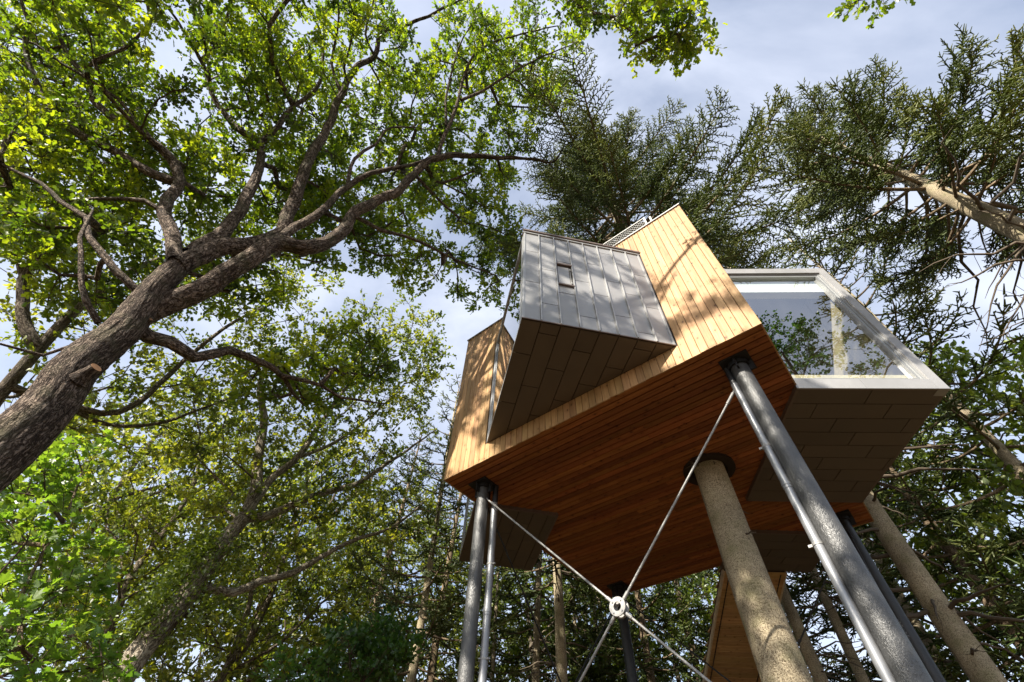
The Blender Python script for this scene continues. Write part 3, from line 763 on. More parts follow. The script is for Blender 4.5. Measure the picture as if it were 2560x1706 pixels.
# ------------------------------------------------------------------ stairway
st_o = np.array([2.805, 5.85]); st_w = np.array([0.79, 0.613]); st_w /= np.linalg.norm(st_w); st_d = np.array([-0.616, 0.788]); st_d /= np.linalg.norm(st_d)
ST_W, ST_K, ST_L = 1.35, 0.36, 9.0
o0 = hw(*st_o, -0.12)
wdir = st_w[0] * UX + st_w[1] * VX; ddir = st_d[0] * UX + st_d[1] * VX
stair = empty('stairway', (o0[0], o0[1], o0[2]), math.atan2(wdir[1], wdir[0]))     # local x across, y outward
tag(stair, 'boarded underside of the sloping wooden stairway behind the spruce trunk', 'stairs')
sl = math.hypot(1, ST_K); sd = Vector((0, 1 / sl, -ST_K / sl)); sn = Vector((0, -ST_K / sl, -1 / sl))
nb = int(ST_L * sl / 0.165)
b_ = MB()
V = [Vector((x, 0, 0)) + sd * s - sn * h for s in (0.0, ST_L * sl) for x, h in ((0.02, 0.024), (ST_W - 0.02, 0.024), (ST_W - 0.02, 0.16), (0.02, 0.16))]
b_.add(V, [(0, 1, 2, 3), (7, 6, 5, 4), (0, 4, 5, 1), (1, 5, 6, 2), (2, 6, 7, 3), (3, 7, 4, 0)])
deck = b_.obj('carriage', M['dark_board'], stair)
for i in range(nb):
    s = (i + 0.5) * 0.165
    c = Vector((ST_W / 2, 0, 0)) + sd * s - sn * 0.023
    plank(deck, c, (1, 0, 0), tuple(-sd), ST_W - 0.07, 0.165 - 0.006, M['stair_wood'])
for x in (0.0, ST_W - 0.033):
    b_ = MB()
    V = [Vector((xx, 0, 0)) + sd * s - sn * h for s in (0.0, ST_L * sl) for xx, h in ((x, -0.008), (x + 0.033, -0.008), (x + 0.033, 0.09), (x, 0.09))]
    b_.add(V, [(0, 1, 2, 3), (7, 6, 5, 4), (0, 4, 5, 1), (1, 5, 6, 2), (2, 6, 7, 3), (3, 7, 4, 0)])
    b_.obj('stringer', M['room_wood'], stair)
for x in (0.13, ST_W - 0.13):  # dark beaded strip along each side of the underside
    b_ = MB(); s = 0.05
    while s < ST_L * sl:
        c = Vector((x, 0, 0)) + sd * s + sn * 0.008
        b_.cyl(c, c + sd * 0.06, 0.011, sides=6); b_.cyl(c + sd * 0.06, c + sd * 0.083, 0.006, sides=5, caps=False); s += 0.0825
    b_.obj('beaded_strip', M['post_black'], stair)
for i in range(int(ST_L / 0.42)):
    y = 0.1 + i * 0.42
    b_ = MB(); b_.box(0.05, ST_W - 0.05, y, y + 0.3, -ST_K * y + 0.2, -ST_K * y + 0.24); b_.obj('tread', M['stair_wood'], stair)
for x in (0.1, ST_W - 0.2):
    b_ = MB(); b_.box(x, x + 0.1, ST_L - 0.4, ST_L - 0.3, -o0[2], -ST_K * (ST_L - 0.3) - 0.06); b_.obj('leg', M['stair_wood'], stair)

# ------------------------------------------------------------------ trees: tools
def norm(a): return a / np.maximum(np.linalg.norm(a, axis=-1, keepdims=True), 1e-9)

def resample(P, step):
    """Catmull-Rom through points (with extra columns)"""
    P = np.asarray(P, float)
    if len(P) < 3:
        n = max(2, int(np.linalg.norm(P[1, :3] - P[0, :3]) / step) + 1)
        return np.linspace(P[0], P[1], n)
    Q = np.vstack([2 * P[0] - P[1], P, 2 * P[-1] - P[-2]])
    out = []
    for i in range(1, len(Q) - 2):
        p0, p1, p2, p3 = Q[i - 1], Q[i], Q[i + 1], Q[i + 2]
        n = max(1, int(np.linalg.norm(p2[:3] - p1[:3]) / step))
        t = np.arange(n)[:, None] / n
        out.append(0.5 * ((2 * p1) + (-p0 + p2) * t + (2 * p0 - 5 * p1 + 4 * p2 - p3) * t ** 2 + (-p0 + 3 * p1 - 3 * p2 + p3) * t ** 3))
    out.append(P[-1:])
    return np.vstack(out)

def vnoise(x, y, per, seed):
    rs = np.random.default_rng(seed); tab = rs.uniform(0, 1, (256, 256))
    xi = np.floor(x).astype(int); yi = np.floor(y).astype(int); fx = x - xi; fy = y - yi
    fx = fx * fx * (3 - 2 * fx); fy = fy * fy * (3 - 2 * fy)
    def g(a, b): return tab[(a % per) % 256, b % 256]
    return (g(xi, yi) * (1 - fx) + g(xi + 1, yi) * fx) * (1 - fy) + (g(xi, yi + 1) * (1 - fx) + g(xi + 1, yi + 1) * fx) * fy

def tube(P, r, sides, seed=0, rough=0.0, relief=0.0):
    P = np.asarray(P, float); r = np.asarray(r, float); n = len(P)
    T = np.gradient(P, axis=0); T = norm(T)
    a = np.cross(T[0], [0.3, 0.5, 0.81]); a = a / (np.linalg.norm(a) + 1e-9)
    A = np.empty_like(P)
    for i in range(n):
        a = a - T[i] * (a @ T[i]); a = a / (np.linalg.norm(a) + 1e-9); A[i] = a
    B = np.cross(T, A)
    th = np.linspace(0, 2 * np.pi, sides + 1)          # seam vertex doubled for uv
    rr = np.repeat(r[:, None], sides + 1, 1)
    s = np.concatenate([[0], np.cumsum(np.linalg.norm(np.diff(P, axis=0), axis=1))])
    if rough:
        rr = rr * (1 + rough * (np.sin(3 * th[None] + s[:, None] * 1.7 + seed) * 0.5 + np.sin(5 * th[None] - s[:, None] * 2.9 + seed * 2.1) * 0.35 + np.sin(2 * th[None] + s[:, None] * 5.3 + seed) * 0.3))
    if relief:
        k1 = max(8, int(2 * np.pi * r.mean() * 13)); k2 = k1 * 2
        a1 = np.broadcast_to(th[None] / (2 * np.pi), rr.shape); s1 = np.broadcast_to(s[:, None], rr.shape)
        w1 = vnoise(a1 * 6, s1 * 1.5, 6, 5) * 1.6
        n1 = 1 - np.abs(vnoise(a1 * k1 + w1, s1 * 3.2, k1, 1) * 2 - 1); n2 = 1 - np.abs(vnoise(a1 * k2 + w1, s1 * 7.0, k2, 2) * 2 - 1)
        rr = rr - relief * (np.clip((n1 - 0.55) / 0.45, 0, 1) ** 1.5 + 0.5 * np.clip((n2 - 0.5) / 0.5, 0, 1))
    V = P[:, None] + A[:, None] * (np.cos(th)[None, :, None] * rr[..., None]) + B[:, None] * (np.sin(th)[None, :, None] * rr[..., None])
    rm = r.mean()
    uv = np.stack([np.broadcast_to(th[None] * rm, rr.shape), np.broadcast_to(s[:, None], rr.shape)], -1).reshape(-1, 2)
    k = np.arange(n * (sides + 1)).reshape(n, sides + 1)
    F = np.stack([k[:-1, :-1], k[:-1, 1:], k[1:, 1:], k[1:, :-1]], -1).reshape(-1, 4)
    return V.reshape(-1, 3), F, uv

class Geo:
    def __init__(s): s.V = []; s.F = []; s.U = []; s.n = 0
    def add(s, V, F, U=None):
        s.V.append(V); s.F.append(F + s.n); s.n += len(V)
        s.U.append(U if U is not None else np.zeros((len(V), 2)))
    def mesh(s, name, mat, smooth=True):
        return mesh_np(name, np.vstack(s.V), np.vstack(s.F), mat, smooth, uv=np.vstack(s.U))

def prisms(S0, E0, r0, r1):
    """many thin three-sided shoots"""
    D = norm(E0 - S0)
    ref = np.where(np.abs(D[:, 2:3]) > 0.9, np.array([[1.0, 0, 0]]), np.array([[0, 0, 1.0]]))
    A = norm(np.cross(D, ref)); B = np.cross(D, A)
    n = len(S0); V = np.empty((n, 6, 3))
    for i in range(3):
        t = 2 * np.pi * i / 3
        o = A * math.cos(t) + B * math.sin(t)
        V[:, i] = S0 + o * np.asarray(r0).reshape(-1, 1); V[:, 3 + i] = E0 + o * np.asarray(r1).reshape(-1, 1)
    base = (np.arange(n) * 6)[:, None, None]
    F = (np.array([[0, 1, 4, 3], [1, 2, 5, 4], [2, 0, 3, 5]])[None] + base).reshape(-1, 4)
    return V.reshape(-1, 3), F

OAK = (np.array([(0, 0, 0), (.34, .25, .04), (.5, .14, .02), (.76, .27, .0), (1, 0, -.06), (.76, -.27, .0), (.5, -.14, .02), (.34, -.25, .04)]),
       np.array([(0, 2, 1), (0, 4, 2), (2, 4, 3), (0, 7, 6), (0, 6, 4), (6, 5, 4)]))
SIMPLE = (np.array([(0, 0, 0), (.4, .28, .05), (.72, .22, .02), (1, 0, -.06), (.72, -.22, .02), (.4, -.28, .05)]),
          np.array([(0, 3, 2), (0, 2, 1), (0, 4, 3), (0, 5, 4)]))
MAPLE = (np.array([(0, 0, 0), (.15, .28, .0), (.30, .55, -.05), (.45, .24, .02), (.72, .40, -.04), (.66, .14, .02), (1.0, 0, -.08), (.66, -.14, .02), (.72, -.40, -.04), (.45, -.24, .02), (.30, -.55, -.05), (.15, -.28, .0)]),
         np.array([(0, 2, 1), (0, 3, 2), (0, 5, 3), (3, 5, 4), (0, 6, 5), (0, 7, 6), (0, 9, 7), (7, 9, 8), (0, 10, 9), (0, 11, 10)]))

def leaf_mesh(name, P, D, Nn, size, tpl, mat, tint):
    D = norm(D); Y = norm(np.cross(Nn, D)); Z = np.cross(D, Y)
    tv, tf = tpl
    V = P[:, None] + size[:, None, None] * (D[:, None] * tv[None, :, 0:1] + Y[:, None] * tv[None, :, 1:2] + Z[:, None] * tv[None, :, 2:3])
    n, k = len(P), len(tv)
    F = (tf[None] + (np.arange(n) * k)[:, None, None]).reshape(-1, 3)
    return mesh_np(name, V.reshape(-1, 3), F, mat, tint=np.repeat(tint, k))

def grow(pos, par, att, bf, step, rng, wob=0.12):
    """connect every attraction point to the skeleton: short total length, balanced against path length"""
    pos = [np.array(p) for p in pos]; par = list(par)
    plen = [0.0] * len(pos)
    for i in range(len(pos)):
        if par[i] >= 0: plen[i] = plen[par[i]] + np.linalg.norm(pos[i] - pos[par[i]])
    n = len(att); att = np.asarray(att)
    PA = np.array(pos); PL = np.array(plen)
    best = np.full(n, 1e9); bi = np.zeros(n, int)
    for i in range(n):
        d = np.linalg.norm(PA - att[i], axis=1); c = d + bf * PL
        j = int(np.argmin(c)); best[i] = c[j]; bi[i] = j
    done = np.zeros(n, bool); tips = np.zeros(n, int)
    for _ in range(n):
        i = int(np.argmin(np.where(done, 1e9, best))); done[i] = True
        j = int(bi[i]); a = pos[j]; b = att[i]
        d = np.linalg.norm(b - a); k = max(1, int(d / step))
        # bend: leave along the parent's direction
        pd = pos[j] - pos[par[j]] if par[j] >= 0 else np.array([0, 0, 1.0])
        pd = pd / (np.linalg.norm(pd) + 1e-9)
        ctrl = a + pd * d * 0.22 + (b - a) * 0.3 + rng.normal(0, wob * d * 0.5, 3)
        prev = j; new = []
        for q in range(1, k + 1):
            t = q / k
            p = (1 - t) ** 2 * a + 2 * t * (1 - t) * ctrl + t * t * b
            if q < k: p = p + rng.normal(0, wob * 0.16 * step, 3)
            pos.append(p); par.append(prev); plen.append(plen[prev] + np.linalg.norm(p - pos[prev])); prev = len(pos) - 1; new.append(prev)
        tips[i] = prev
        rem = np.where(~done)[0]
        if len(rem) == 0: break
        NP = np.array([pos[q] for q in new]); NL = np.array([plen[q] for q in new])
        c = np.linalg.norm(att[rem][:, None] - NP[None], axis=2) + bf * NL[None]
        jm = c.argmin(1); cm = c[np.arange(len(rem)), jm]
        better = cm < best[rem]
        best[rem[better]] = cm[better]; bi[rem[better]] = np.array(new)[jm[better]]
    return np.array(pos), np.array(par), tips

def chains_mesh(pos, par, n_fixed, tips, rtip, expo, rmax, geo_thin, geo_thick, maxr_parent=None):
    n = len(pos); cnt = np.zeros(n)
    cnt[tips] += 1
    for i in range(n - 1, n_fixed - 1, -1): cnt[par[i]] += cnt[i]
    cnt = np.maximum(cnt, 1)
    rad = np.minimum(rtip * cnt ** expo, rmax)
    kids = [[] for _ in range(n)]
    for i in range(n_fixed, n): kids[par[i]].append(i)
    starts = []
    for i in range(n):
        ks = kids[i]
        if i < n_fixed: starts += [(i, k) for k in ks]
        elif len(ks) > 1:
            ks.sort(key=lambda k: -cnt[k]); starts += [(i, k) for k in ks[1:]]
    for p, k in starts:
        ch = [p, k]
        while kids[ch[-1]]: ch.append(max(kids[ch[-1]], key=lambda q: cnt[q]))
        P = pos[ch]; r = rad[ch].copy(); r[0] = r[1]
        if p < n_fixed: r[0] = r[1] * 1.25
        rm = r[0]; r[-1] *= 0.6
        sides = 9 if rm > 0.06 else 6 if rm > 0.025 else 4 if rm > 0.011 else 3
        V, F, U = tube(P, r, sides)
        (geo_thick if rm > 0.03 else geo_thin).add(V, F, U)
    return rad

def clump_leaves(name, C, D, rng, mat, tpl, leaf, twigs=5, per=12, tlen=0.42, twig_geo=None, up=0.7, flat=0.6):
    """twiglets with leaves at each clump centre C, D the incoming direction"""
    n = len(C)
    S0 = np.repeat(C, twigs, 0)
    td = norm(np.repeat(D, twigs, 0) * 0.45 + norm(rng.normal(size=(n * twigs, 3))) * np.array([1, 1, flat]) + np.array([0, 0, 0.12]))
    ln = tlen * rng.uniform(0.55, 1.25, n * twigs)
    E0 = S0 + td * ln[:, None]
    if twig_geo is not None:
        V, F = prisms(S0, E0, np.full(len(S0), 0.006), np.full(len(S0), 0.003)); twig_geo.add(V, F)
    m = n * twigs * per
    s = rng.uniform(0.22, 1.08, m) ** 0.8
    P = np.repeat(S0, per, 0) + np.repeat(td * ln[:, None], per, 0) * s[:, None] + rng.normal(0, 0.035, (m, 3))
    ax = norm(np.repeat(td, per, 0) * 0.7 + rng.normal(size=(m, 3)) * 0.75)
    nn = norm(np.array([0, 0, up]) + rng.normal(size=(m, 3)) * 0.55)
    sz = leaf * rng.uniform(0.65, 1.2, m)
    tint = np.clip(np.repeat(rng.normal(0.56, 0.24, n), twigs * per) + rng.normal(0, 0.2, m), 0, 1)  # clump spread paints lit and shaded clumps, on top of leaf variety
    return leaf_mesh(name, P, ax, nn, sz, tpl, mat, tint)

def blob_pts(blobs, rng, gaps=(), mind=0.0, depth=None):
    """blobs: (px,py,rx,ry,dmin,dmax,n) ellipses in the picture with their own depth range, or ('w',x,y,z,rx,ry,rz,n) in the world"""
    out = []
    for b in blobs:
        if b[0] == 'w':
            _, x, y, z, rx, ry, rz, n = b
            q = norm(rng.normal(size=(n, 3))) * (rng.uniform(0.15, 1, (n, 1)) ** (1 / 3))
            out.append(np.array([x, y, z]) + q * np.array([rx, ry, rz])); continue
        px, py, rx, ry, d0, d1, n = b
        a = rng.uniform(0, 2 * np.pi, n); rr = np.sqrt(rng.uniform(0, 1, n))
        X = px + rx * rr * np.cos(a); Y = py + ry * rr * np.sin(a)
        keep = np.ones(n, bool)
        for gx, gy, gr in gaps: keep &= np.hypot(X - gx, Y - gy) > gr
        X, Y = X[keep], Y[keep]
        out.append(ats(X, Y, rng.uniform(d0, d1, len(X)) * (depth(Y) if depth else 1.0)))
    P = np.vstack(out)
    if mind:
        keep = []
        for i in range(len(P)):
            if not keep or np.min(np.linalg.norm(P[keep] - P[i], axis=1)) > mind: keep.append(i)
        P = P[keep]
    return P

def broadleaf(name, label, limbs, attract, seed, barkmat, leafmat, tpl, leaf, group=None, cat='tree', bf=0.35, step=0.4, rtip=0.007, expo=0.46, rmax=0.12,
              twigs=5, per=12, tlen=0.42, trunk_sides=20, rough=0.05, up=0.7, relief=0.0):
    """limbs: list of (points with world xyz, r0, r1); the first is the trunk"""
    rng = np.random.default_rng(seed)
    base = np.array(limbs[0][0][0][:3], float)
    root = empty(name, tuple(base)); tag(root, label, cat, group)
    pos = []; par = []
    for li, (pts, r0, r1) in enumerate(limbs):
        P = resample(np.array(pts, float), 0.07 if (relief and r0 > 0.13) else 0.22 if r0 > 0.1 else 0.28)
        s = np.concatenate([[0], np.cumsum(np.linalg.norm(np.diff(P, axis=0), axis=1))]); t = s / s[-1]
        w = 0.02 + 0.10 * min(r0, 0.2)
        if li: P[1:-1] += (np.sin(s[1:-1, None] * np.array([2.9, 2.3, 3.4]) + rng.uniform(0, 6, 3)) + 0.6 * np.sin(s[1:-1, None] * np.array([6.1, 7.3, 5.2]) + rng.uniform(0, 6, 3))) * w * 0.5
        r = r0 * (1 - t) ** 0.85 + r1 * (1 - (1 - t) ** 0.85)
        if li == 0: r = r * (1 + 0.5 * np.exp(-s / 0.5))
        big = relief and r0 > 0.13
        V, F, U = tube(P, r, (110 if r0 > 0.3 else 72) if big else trunk_sides if r0 > 0.12 else 12 if r0 > 0.06 else 8, seed + li, rough, relief if big else 0.0)
        if big: P = P[::3] if (len(P) - 1) % 3 == 0 else np.vstack([P[::3], P[-1:]])
        trunk = Geo(); trunk.add(V - base, F, U); link('trunk' if li == 0 else 'limb', trunk.mesh('trunk' if li == 0 else 'limb', barkmat), root)
        b = len(pos)
        if li == 0: first = -1
        else: first = int(np.argmin(np.linalg.norm(np.array(pos) - P[0], axis=1)))
        for i in range(len(P)):
            pos.append(P[i]); par.append(first if i == 0 else b + i - 1)
    # lower trunk does not sprout
    P0 = np.array(pos); nf = len(pos)
    pos2, par2, tips = grow(pos, par, attract, bf, step, rng)
    thin = Geo(); thick = Geo()
    chains_mesh(pos2 - base, par2, nf, tips, rtip, expo, rmax, thin, thick)
    C = pos2[tips]; D = norm(C - pos2[par2[tips]])
    if thick.n: link('branch', thick.mesh('branch', barkmat), root)['kind'] = 'stuff'
    lm = clump_leaves('crown', C - base, D, rng, leafmat, tpl, leaf, twigs, per, tlen, thin, up)
    link('crown', lm, root)
    if thin.n: link('twig', thin.mesh('twig', M['twig'], False), root)['kind'] = 'stuff'
    return root

# ---------------------------------------------------------------- main oak (left, near)
def PX(*a): return [tuple(at(x, y, d)) for x, y, d in a]
def deep(y): return 1.0 + 0.24 * np.clip((640.0 - np.asarray(y, float)) / 500.0, 0, 1)
def OX(*a): return [tuple(at(x, y, d * float(deep(y)))) for x, y, d in a]
oak_hd = 6.8
def vpt(px, py, hd):
    p = at(px, py, 1.0) - np.array([0, 0, CAM_Z]); k = hd / math.hypot(p[0], p[1]); return tuple(p * k + np.array([0, 0, CAM_Z]))
tb = vpt(58, 1080, oak_hd)
oak_limbs = [
    ([(tb[0] - 0.15, tb[1] - 0.1, 0.0), (tb[0] - 0.08, tb[1] - 0.05, 2.0), tb, vpt(188, 924, 6.8), vpt(304, 830, 6.78), vpt(345, 780, 6.75), vpt(400, 712, 6.7), vpt(452, 660, 6.65)], 0.40, 0.17),
    (OX((330, 800, 8.65), (402, 768, 8.8), (513, 714, 8.9), (625, 647, 9.2), (697, 610, 9.5), (759, 622, 9.6), (813, 607, 9.8), (862, 571, 10.1), (887, 533, 10.3), (943, 503, 10.6), (999, 475, 10.8), (1050, 418, 11.1), (1095, 395, 11.3), (1192, 390, 11.8), (1321, 398, 12.2), (1378, 407, 12.4), (1412, 362, 12.6)), 0.185, 0.02),
    (OX((446, 665, 9.2), (536, 622, 9.5), (625, 612, 9.8), (690, 595, 10.1), (712, 560, 10.3), (737, 500, 10.6), (757, 435, 10.9), (807, 339, 11.5), (853, 243, 12.0), (886, 170, 12.4), (937, 141, 12.7), (954, 85, 13.0), (1016, 62, 13.2), (1095, 28, 13.5), (1170, -10, 13.8)), 0.165, 0.025),
    (OX((440, 655, 9.2), (429, 580, 9.7), (408, 530, 10.0), (420, 500, 10.2), (440, 475, 10.4), (452, 452, 10.5), (435, 407, 10.8), (390, 362, 11.1), (316, 316, 11.5), (266, 282, 11.7), (226, 243, 12.0), (215, 192, 12.3), (164, 130, 12.6), (136, 62, 12.9), (113, -10, 13.2)), 0.125, 0.03),
    (OX((450, 455, 10.5), (430, 452, 10.5), (339, 412, 10.8), (282, 379, 11.0), (215, 345, 11.2), (147, 299, 11.4), (107, 254, 11.6), (85, 186, 11.9), (62, 107, 12.2), (71, 56, 12.4), (48, -10, 12.7)), 0.095, 0.03),
    (OX((390, 362, 11.1), (330, 290, 11.4), (294, 249, 11.6), (220, 198, 11.9), (158, 161, 12.1), (85, 110, 12.3), (17, 85, 12.5)), 0.045, 0.02),
    (OX((470, 640, 9.4), (558, 576, 9.8), (612, 510, 10.3), (644, 424, 10.9), (655, 362, 11.3), (644, 352, 11.4), (599, 328, 11.6), (548, 266, 11.9), (520, 198, 12.2), (503, 153, 12.4), (463, 85, 12.7), (441, 45, 12.9), (396, -5, 13.1)), 0.14, 0.02),
    (OX((503, 150, 12.4), (542, 113, 12.5), (565, 51, 12.8), (582, -10, 13.0)), 0.05, 0.025),
    (OX((655, 355, 11.4), (695, 316, 11.6), (735, 266, 11.8), (760, 249, 12.0), (802, 198, 12.2), (807, 113, 12.6), (785, 45, 12.9), (745, -10, 13.1)), 0.07, 0.02),
    (OX((853, 243, 12.0), (830, 160, 12.2), (847, 60, 12.5), (840, -15, 12.7)), 0.045, 0.02),
    (OX((937, 141, 12.7), (915, 85, 12.8), (937, -10, 13.1)), 0.04, 0.02),
    (OX((700, 600, 9.6), (737, 571, 9.9), (790, 540, 10.2), (830, 500, 10.5), (870, 465, 10.8), (926, 435, 11.0), (1005, 418, 11.3), (1080, 395, 11.6)), 0.095, 0.035),
    (OX((1095, 390, 11.3), (1112, 339, 11.5), (1141, 266, 11.8), (1169, 164, 12.3), (1208, 119, 12.5), (1282, 90, 12.8), (1395, 65, 13.1)), 0.055, 0.015),
    (OX((1115, 316, 11.6), (1118, 226, 12.0), (1146, 124, 12.4), (1175, 68, 12.7), (1203, 10, 13.0)), 0.035, 0.015),
    (OX((1152, 251, 11.9), (1208, 226, 12.1), (1265, 192, 12.3), (1355, 141, 12.7), (1429, 113, 12.9)), 0.045, 0.014),
    (OX((870, 465, 10.8), (886, 396, 11.2), (937, 362, 11.4), (982, 319, 11.7), (1090, 325, 12.0)), 0.05, 0.015),
    (OX((330, 805, 8.62), (372, 842, 8.52), (429, 857, 8.45), (482, 893, 8.4), (527, 884, 8.6), (576, 875, 8.8), (625, 893, 8.9), (679, 920, 9.1), (714, 951, 9.3), (732, 982, 9.4), (759, 1013, 9.5)), 0.11, 0.02),
    (OX((700, 938, 9.2), (760, 950, 9.4), (800, 962, 9.6), (850, 995, 9.8), (960, 1010, 10.2)), 0.045, 0.014),
    (OX((884, 540, 10.2), (950, 575, 10.6), (1040, 600, 11.0), (1140, 650, 11.5), (1240, 690, 12.0)), 0.05, 0.015),
    (OX((246, 808, 8.6), (214, 750, 8.7), (199, 634, 9.2), (201, 598, 9.4), (232, 527, 9.8)), 0.045, 0.02),
    (OX((344, 728, 8.9), (286, 674, 9.1), (223, 589, 9.5), (214, 545, 9.8), (150, 505, 10.0), (102, 458, 10.3), (0, 407, 10.7)), 0.06, 0.02),
    (OX((410, 530, 10.0), (362, 502, 10.2), (237, 500, 10.4), (158, 503, 10.6)), 0.05, 0.02),
    (OX((300, 860, 8.4), (200, 860, 8.2), (110, 890, 8.1), (0, 860, 8.0)), 0.03, 0.014),
]
oak_gaps = [(395, 60, 62), (425, 150, 70), (450, 235, 55), (410, 270, 35), (470, 280, 40), (1150, 600, 40), (1090, 545, 40), (960, 120, 30), (1060, 110, 45), (1010, 250, 22), (1130, 470, 25),
            (280, 600, 25), (325, 640, 30), (260, 700, 20), (1180, 830, 60), (1120, 860, 60), (600, 640, 18)]
rng_o = np.random.default_rng(11)
oak_att = blob_pts([
    (640, 330, 210, 330, 10.6, 14.0, 260), (900, 300, 230, 300, 11.0, 14.5, 290), (1150, 250, 230, 240, 11.6, 14.0, 230), (1320, 150, 130, 150, 12.2, 14.0, 60),
    (180, 130, 240, 230, 11.0, 14.5, 190), (150, 420, 230, 220, 10.2, 13.5, 150), (380, 450, 160, 120, 10.4, 13.0, 70),
    (1020, 560, 170, 150, 11.0, 13.5, 120), (1200, 640, 110, 120, 12.0, 13.5, 55), (1180, 480, 110, 90, 11.8, 13.5, 55),
    (820, 560, 130, 110, 10.6, 12.5, 60), (560, 700, 160, 90, 9.6, 12.0, 40), (720, 950, 160, 70, 9.2, 10.6, 45), (880, 900, 120, 70, 10.0, 11.2, 30),
    (220, 640, 180, 130, 9.6, 11.5, 60), (2170, -5, 40, 24, 9.0, 9.3, 5),
], rng_o, oak_gaps, 0.30, lambda y: deep(y) + 0.05)
# the rest of the crown, over and behind the camera: it dapples the sunlight on the house
def sun_pts(n, t0, t1, rng, skip):
    out = []
    while len(out) < n:
        u = rng.uniform(-1.2, 6.2); z = rng.uniform(-3.5, 4.6); t = rng.uniform(t0, t1)
        if skip(u, z): continue
        p = np.array(hw(u, 0.0, z)) - np.array(SUN_TRAVEL) * t
        if p[2] < 8.5: continue
        out.append(p)
    return np.array(out)
def lit(u, z):
    if u > 4.6 and z > 2.7: return True
    if u > 5.0 and z > 0.8 and (z * 3.1 + u) % 1.4 < 0.7: return True
    return False
_ctr = sun_pts(74, 9.5, 13.5, rng_o, lit)
oak_back = np.vstack([c + rng_o.normal(0, 0.34, (5, 3)) for c in _ctr])
oak_rear = blob_pts([('w', -7.5, -3.5, 14.0, 3.5, 3.0, 3.5, 80)], rng_o, (), 0.4)
oak_att = np.vstack([oak_att, oak_back, oak_rear])
# how much of the crown stands between the sun and each part of the front wall (thin over the house, where the photo is sunlit)
def shade_uz(P):
    rel = P[:, :2] - A0; u = rel @ UX; v = rel @ VX; t = v / math.cos(SUN_EL)
    return u, P[:, 2] - HZ + t * math.sin(SUN_EL), v
_u, _z, _v = shade_uz(oak_att)
_keep = np.ones(len(oak_att), bool)
for i in range(len(oak_att)):
    if _v[i] < -0.5 and -0.4 < _u[i] < 7.6 and -0.4 < _z[i] < 4.6:
        q = 0.4 if lit(_u[i], _z[i]) else 0.35 if _u[i] > 5.9 else 0.5 if _u[i] < 1.4 else 0.95
        _keep[i] = rng_o.uniform() < q
oak_att = oak_att[_keep]
oak_att = np.vstack([oak_att, blob_pts([(1610, 20, 110, 70, 10.2, 11.4, 20), (1490, 10, 80, 50, 10.3, 11.4, 12), (1655, 110, 70, 40, 10.4, 11.0, 16), (1730, 60, 40, 60, 10.4, 11.0, 10)], rng_o, (), 0.2)])
# limbs that carry the overhead part
oak_limbs += [
    ([(tb[0] - 0.05, tb[1] - 0.05, 4.2), (-6.5, 1.5, 6.2), (-7.0, -0.6, 8.5), (-5.6, -1.6, 11.2), (-3.8, -2.0, 13.2), (-2.4, -2.2, 14.3)], 0.16, 0.03),
    ([(-7.0, -0.6, 8.5), (-8.0, -2.2, 11.0), (-8.6, -3.2, 14.0)], 0.1, 0.03),
    ([(-3.8, -2.0, 13.2), (-1.2, -1.0, 13.4), tuple(at(1760, -120, 11.2)), tuple(at(1722, 10, 10.9)), tuple(at(1690, 75, 10.75)), tuple(at(1660, 120, 10.6)), tuple(at(1625, 155, 10.5))], 0.05, 0.022),
    ([tuple(at(1860, -150, 11.4)), tuple(at(2000, -90, 11.3)), tuple(at(2160, -40, 11.3))], 0.03, 0.012),
]
oak = broadleaf('oak_tree', 'large oak with thick brown trunk slanting in from the left edge', oak_limbs, oak_att, 5,
                M['oak_bark'], M['oak_leaf'], OAK, 0.125, bf=0.30, step=0.35, twigs=7, per=11, tlen=0.36, trunk_sides=40, rough=0.03, rtip=0.0095, expo=0.47, rmax=0.06, relief=0.016)
# sawn branch stub on the trunk
def stub(parent, p, d, r, l, mat_side, mat_cut):
    base = Vector(parent.location); p = Vector(p) - base; d = Vector(d).normalized()
    g = Geo(); n = 6
    P = np.array([p + d * (l * i / (n - 1) - 0.12) for i in range(n)]); rr = np.array([r * 1.9, r * 1.45, r * 1.2, r * 1.08, r, r * 0.98])
    V, F, U = tube(P, rr, 16, 3, 0.05); g.add(V, F, U)
    so = link('branch_stub', g.mesh('branch_stub', mat_side), parent)
    b_ = MB(); b_.cyl(P[-1] + np.array(d) * -0.01, P[-1] + np.array(d) * 0.004, r * 0.9, sides=16); b_.obj('sawn_face', mat_cut, so)
stub(oak, vpt(222, 932, 6.5), (0.6, -0.35, 0.45), 0.07, 0.22, M['oak_bark'], M['cut'])
stub(oak, vpt(372, 803, 6.62), (0.6, -0.4, 0.3), 0.03, 0.16, M['oak_bark'], M['cut'])

# ---------------------------------------------------------------- other broadleaf trees on the left
def ground_of(p): return (p[0], p[1], 0.0)
def tree_from_px(name, label, paths, blobs, seed, gaps=(), **kw):
    limbs = []
    for i, (pts, r0, r1) in enumerate(paths):
        P = PX(*pts)
        if i == 0:
            b = P[0]; d = np.array(P[1]) - np.array(P[0]); 
            k = min(1.0, 0.35)
            P = [(b[0] - d[0] * 0.25, b[1] - d[1] * 0.25, 0.0), (b[0] - d[0] * 0.1, b[1] - d[1] * 0.1, b[2] * 0.55)] + P
        limbs.append((P, r0, r1))
    thin_ = kw.pop('thin', 0.72)
    blobs = [b[:6] + (max(3, int(b[6] * thin_)),) for b in blobs]
    att = blob_pts(blobs, np.random.default_rng(seed + 100), gaps, kw.pop('mind', 0.45))
    return broadleaf(name, label, limbs, att, seed, kw.pop('bark', M['oak_bark_far']), kw.pop('leafmat', M['oak_leaf_far']), kw.pop('tpl', SIMPLE), kw.pop('leaf', 0.13), **kw)

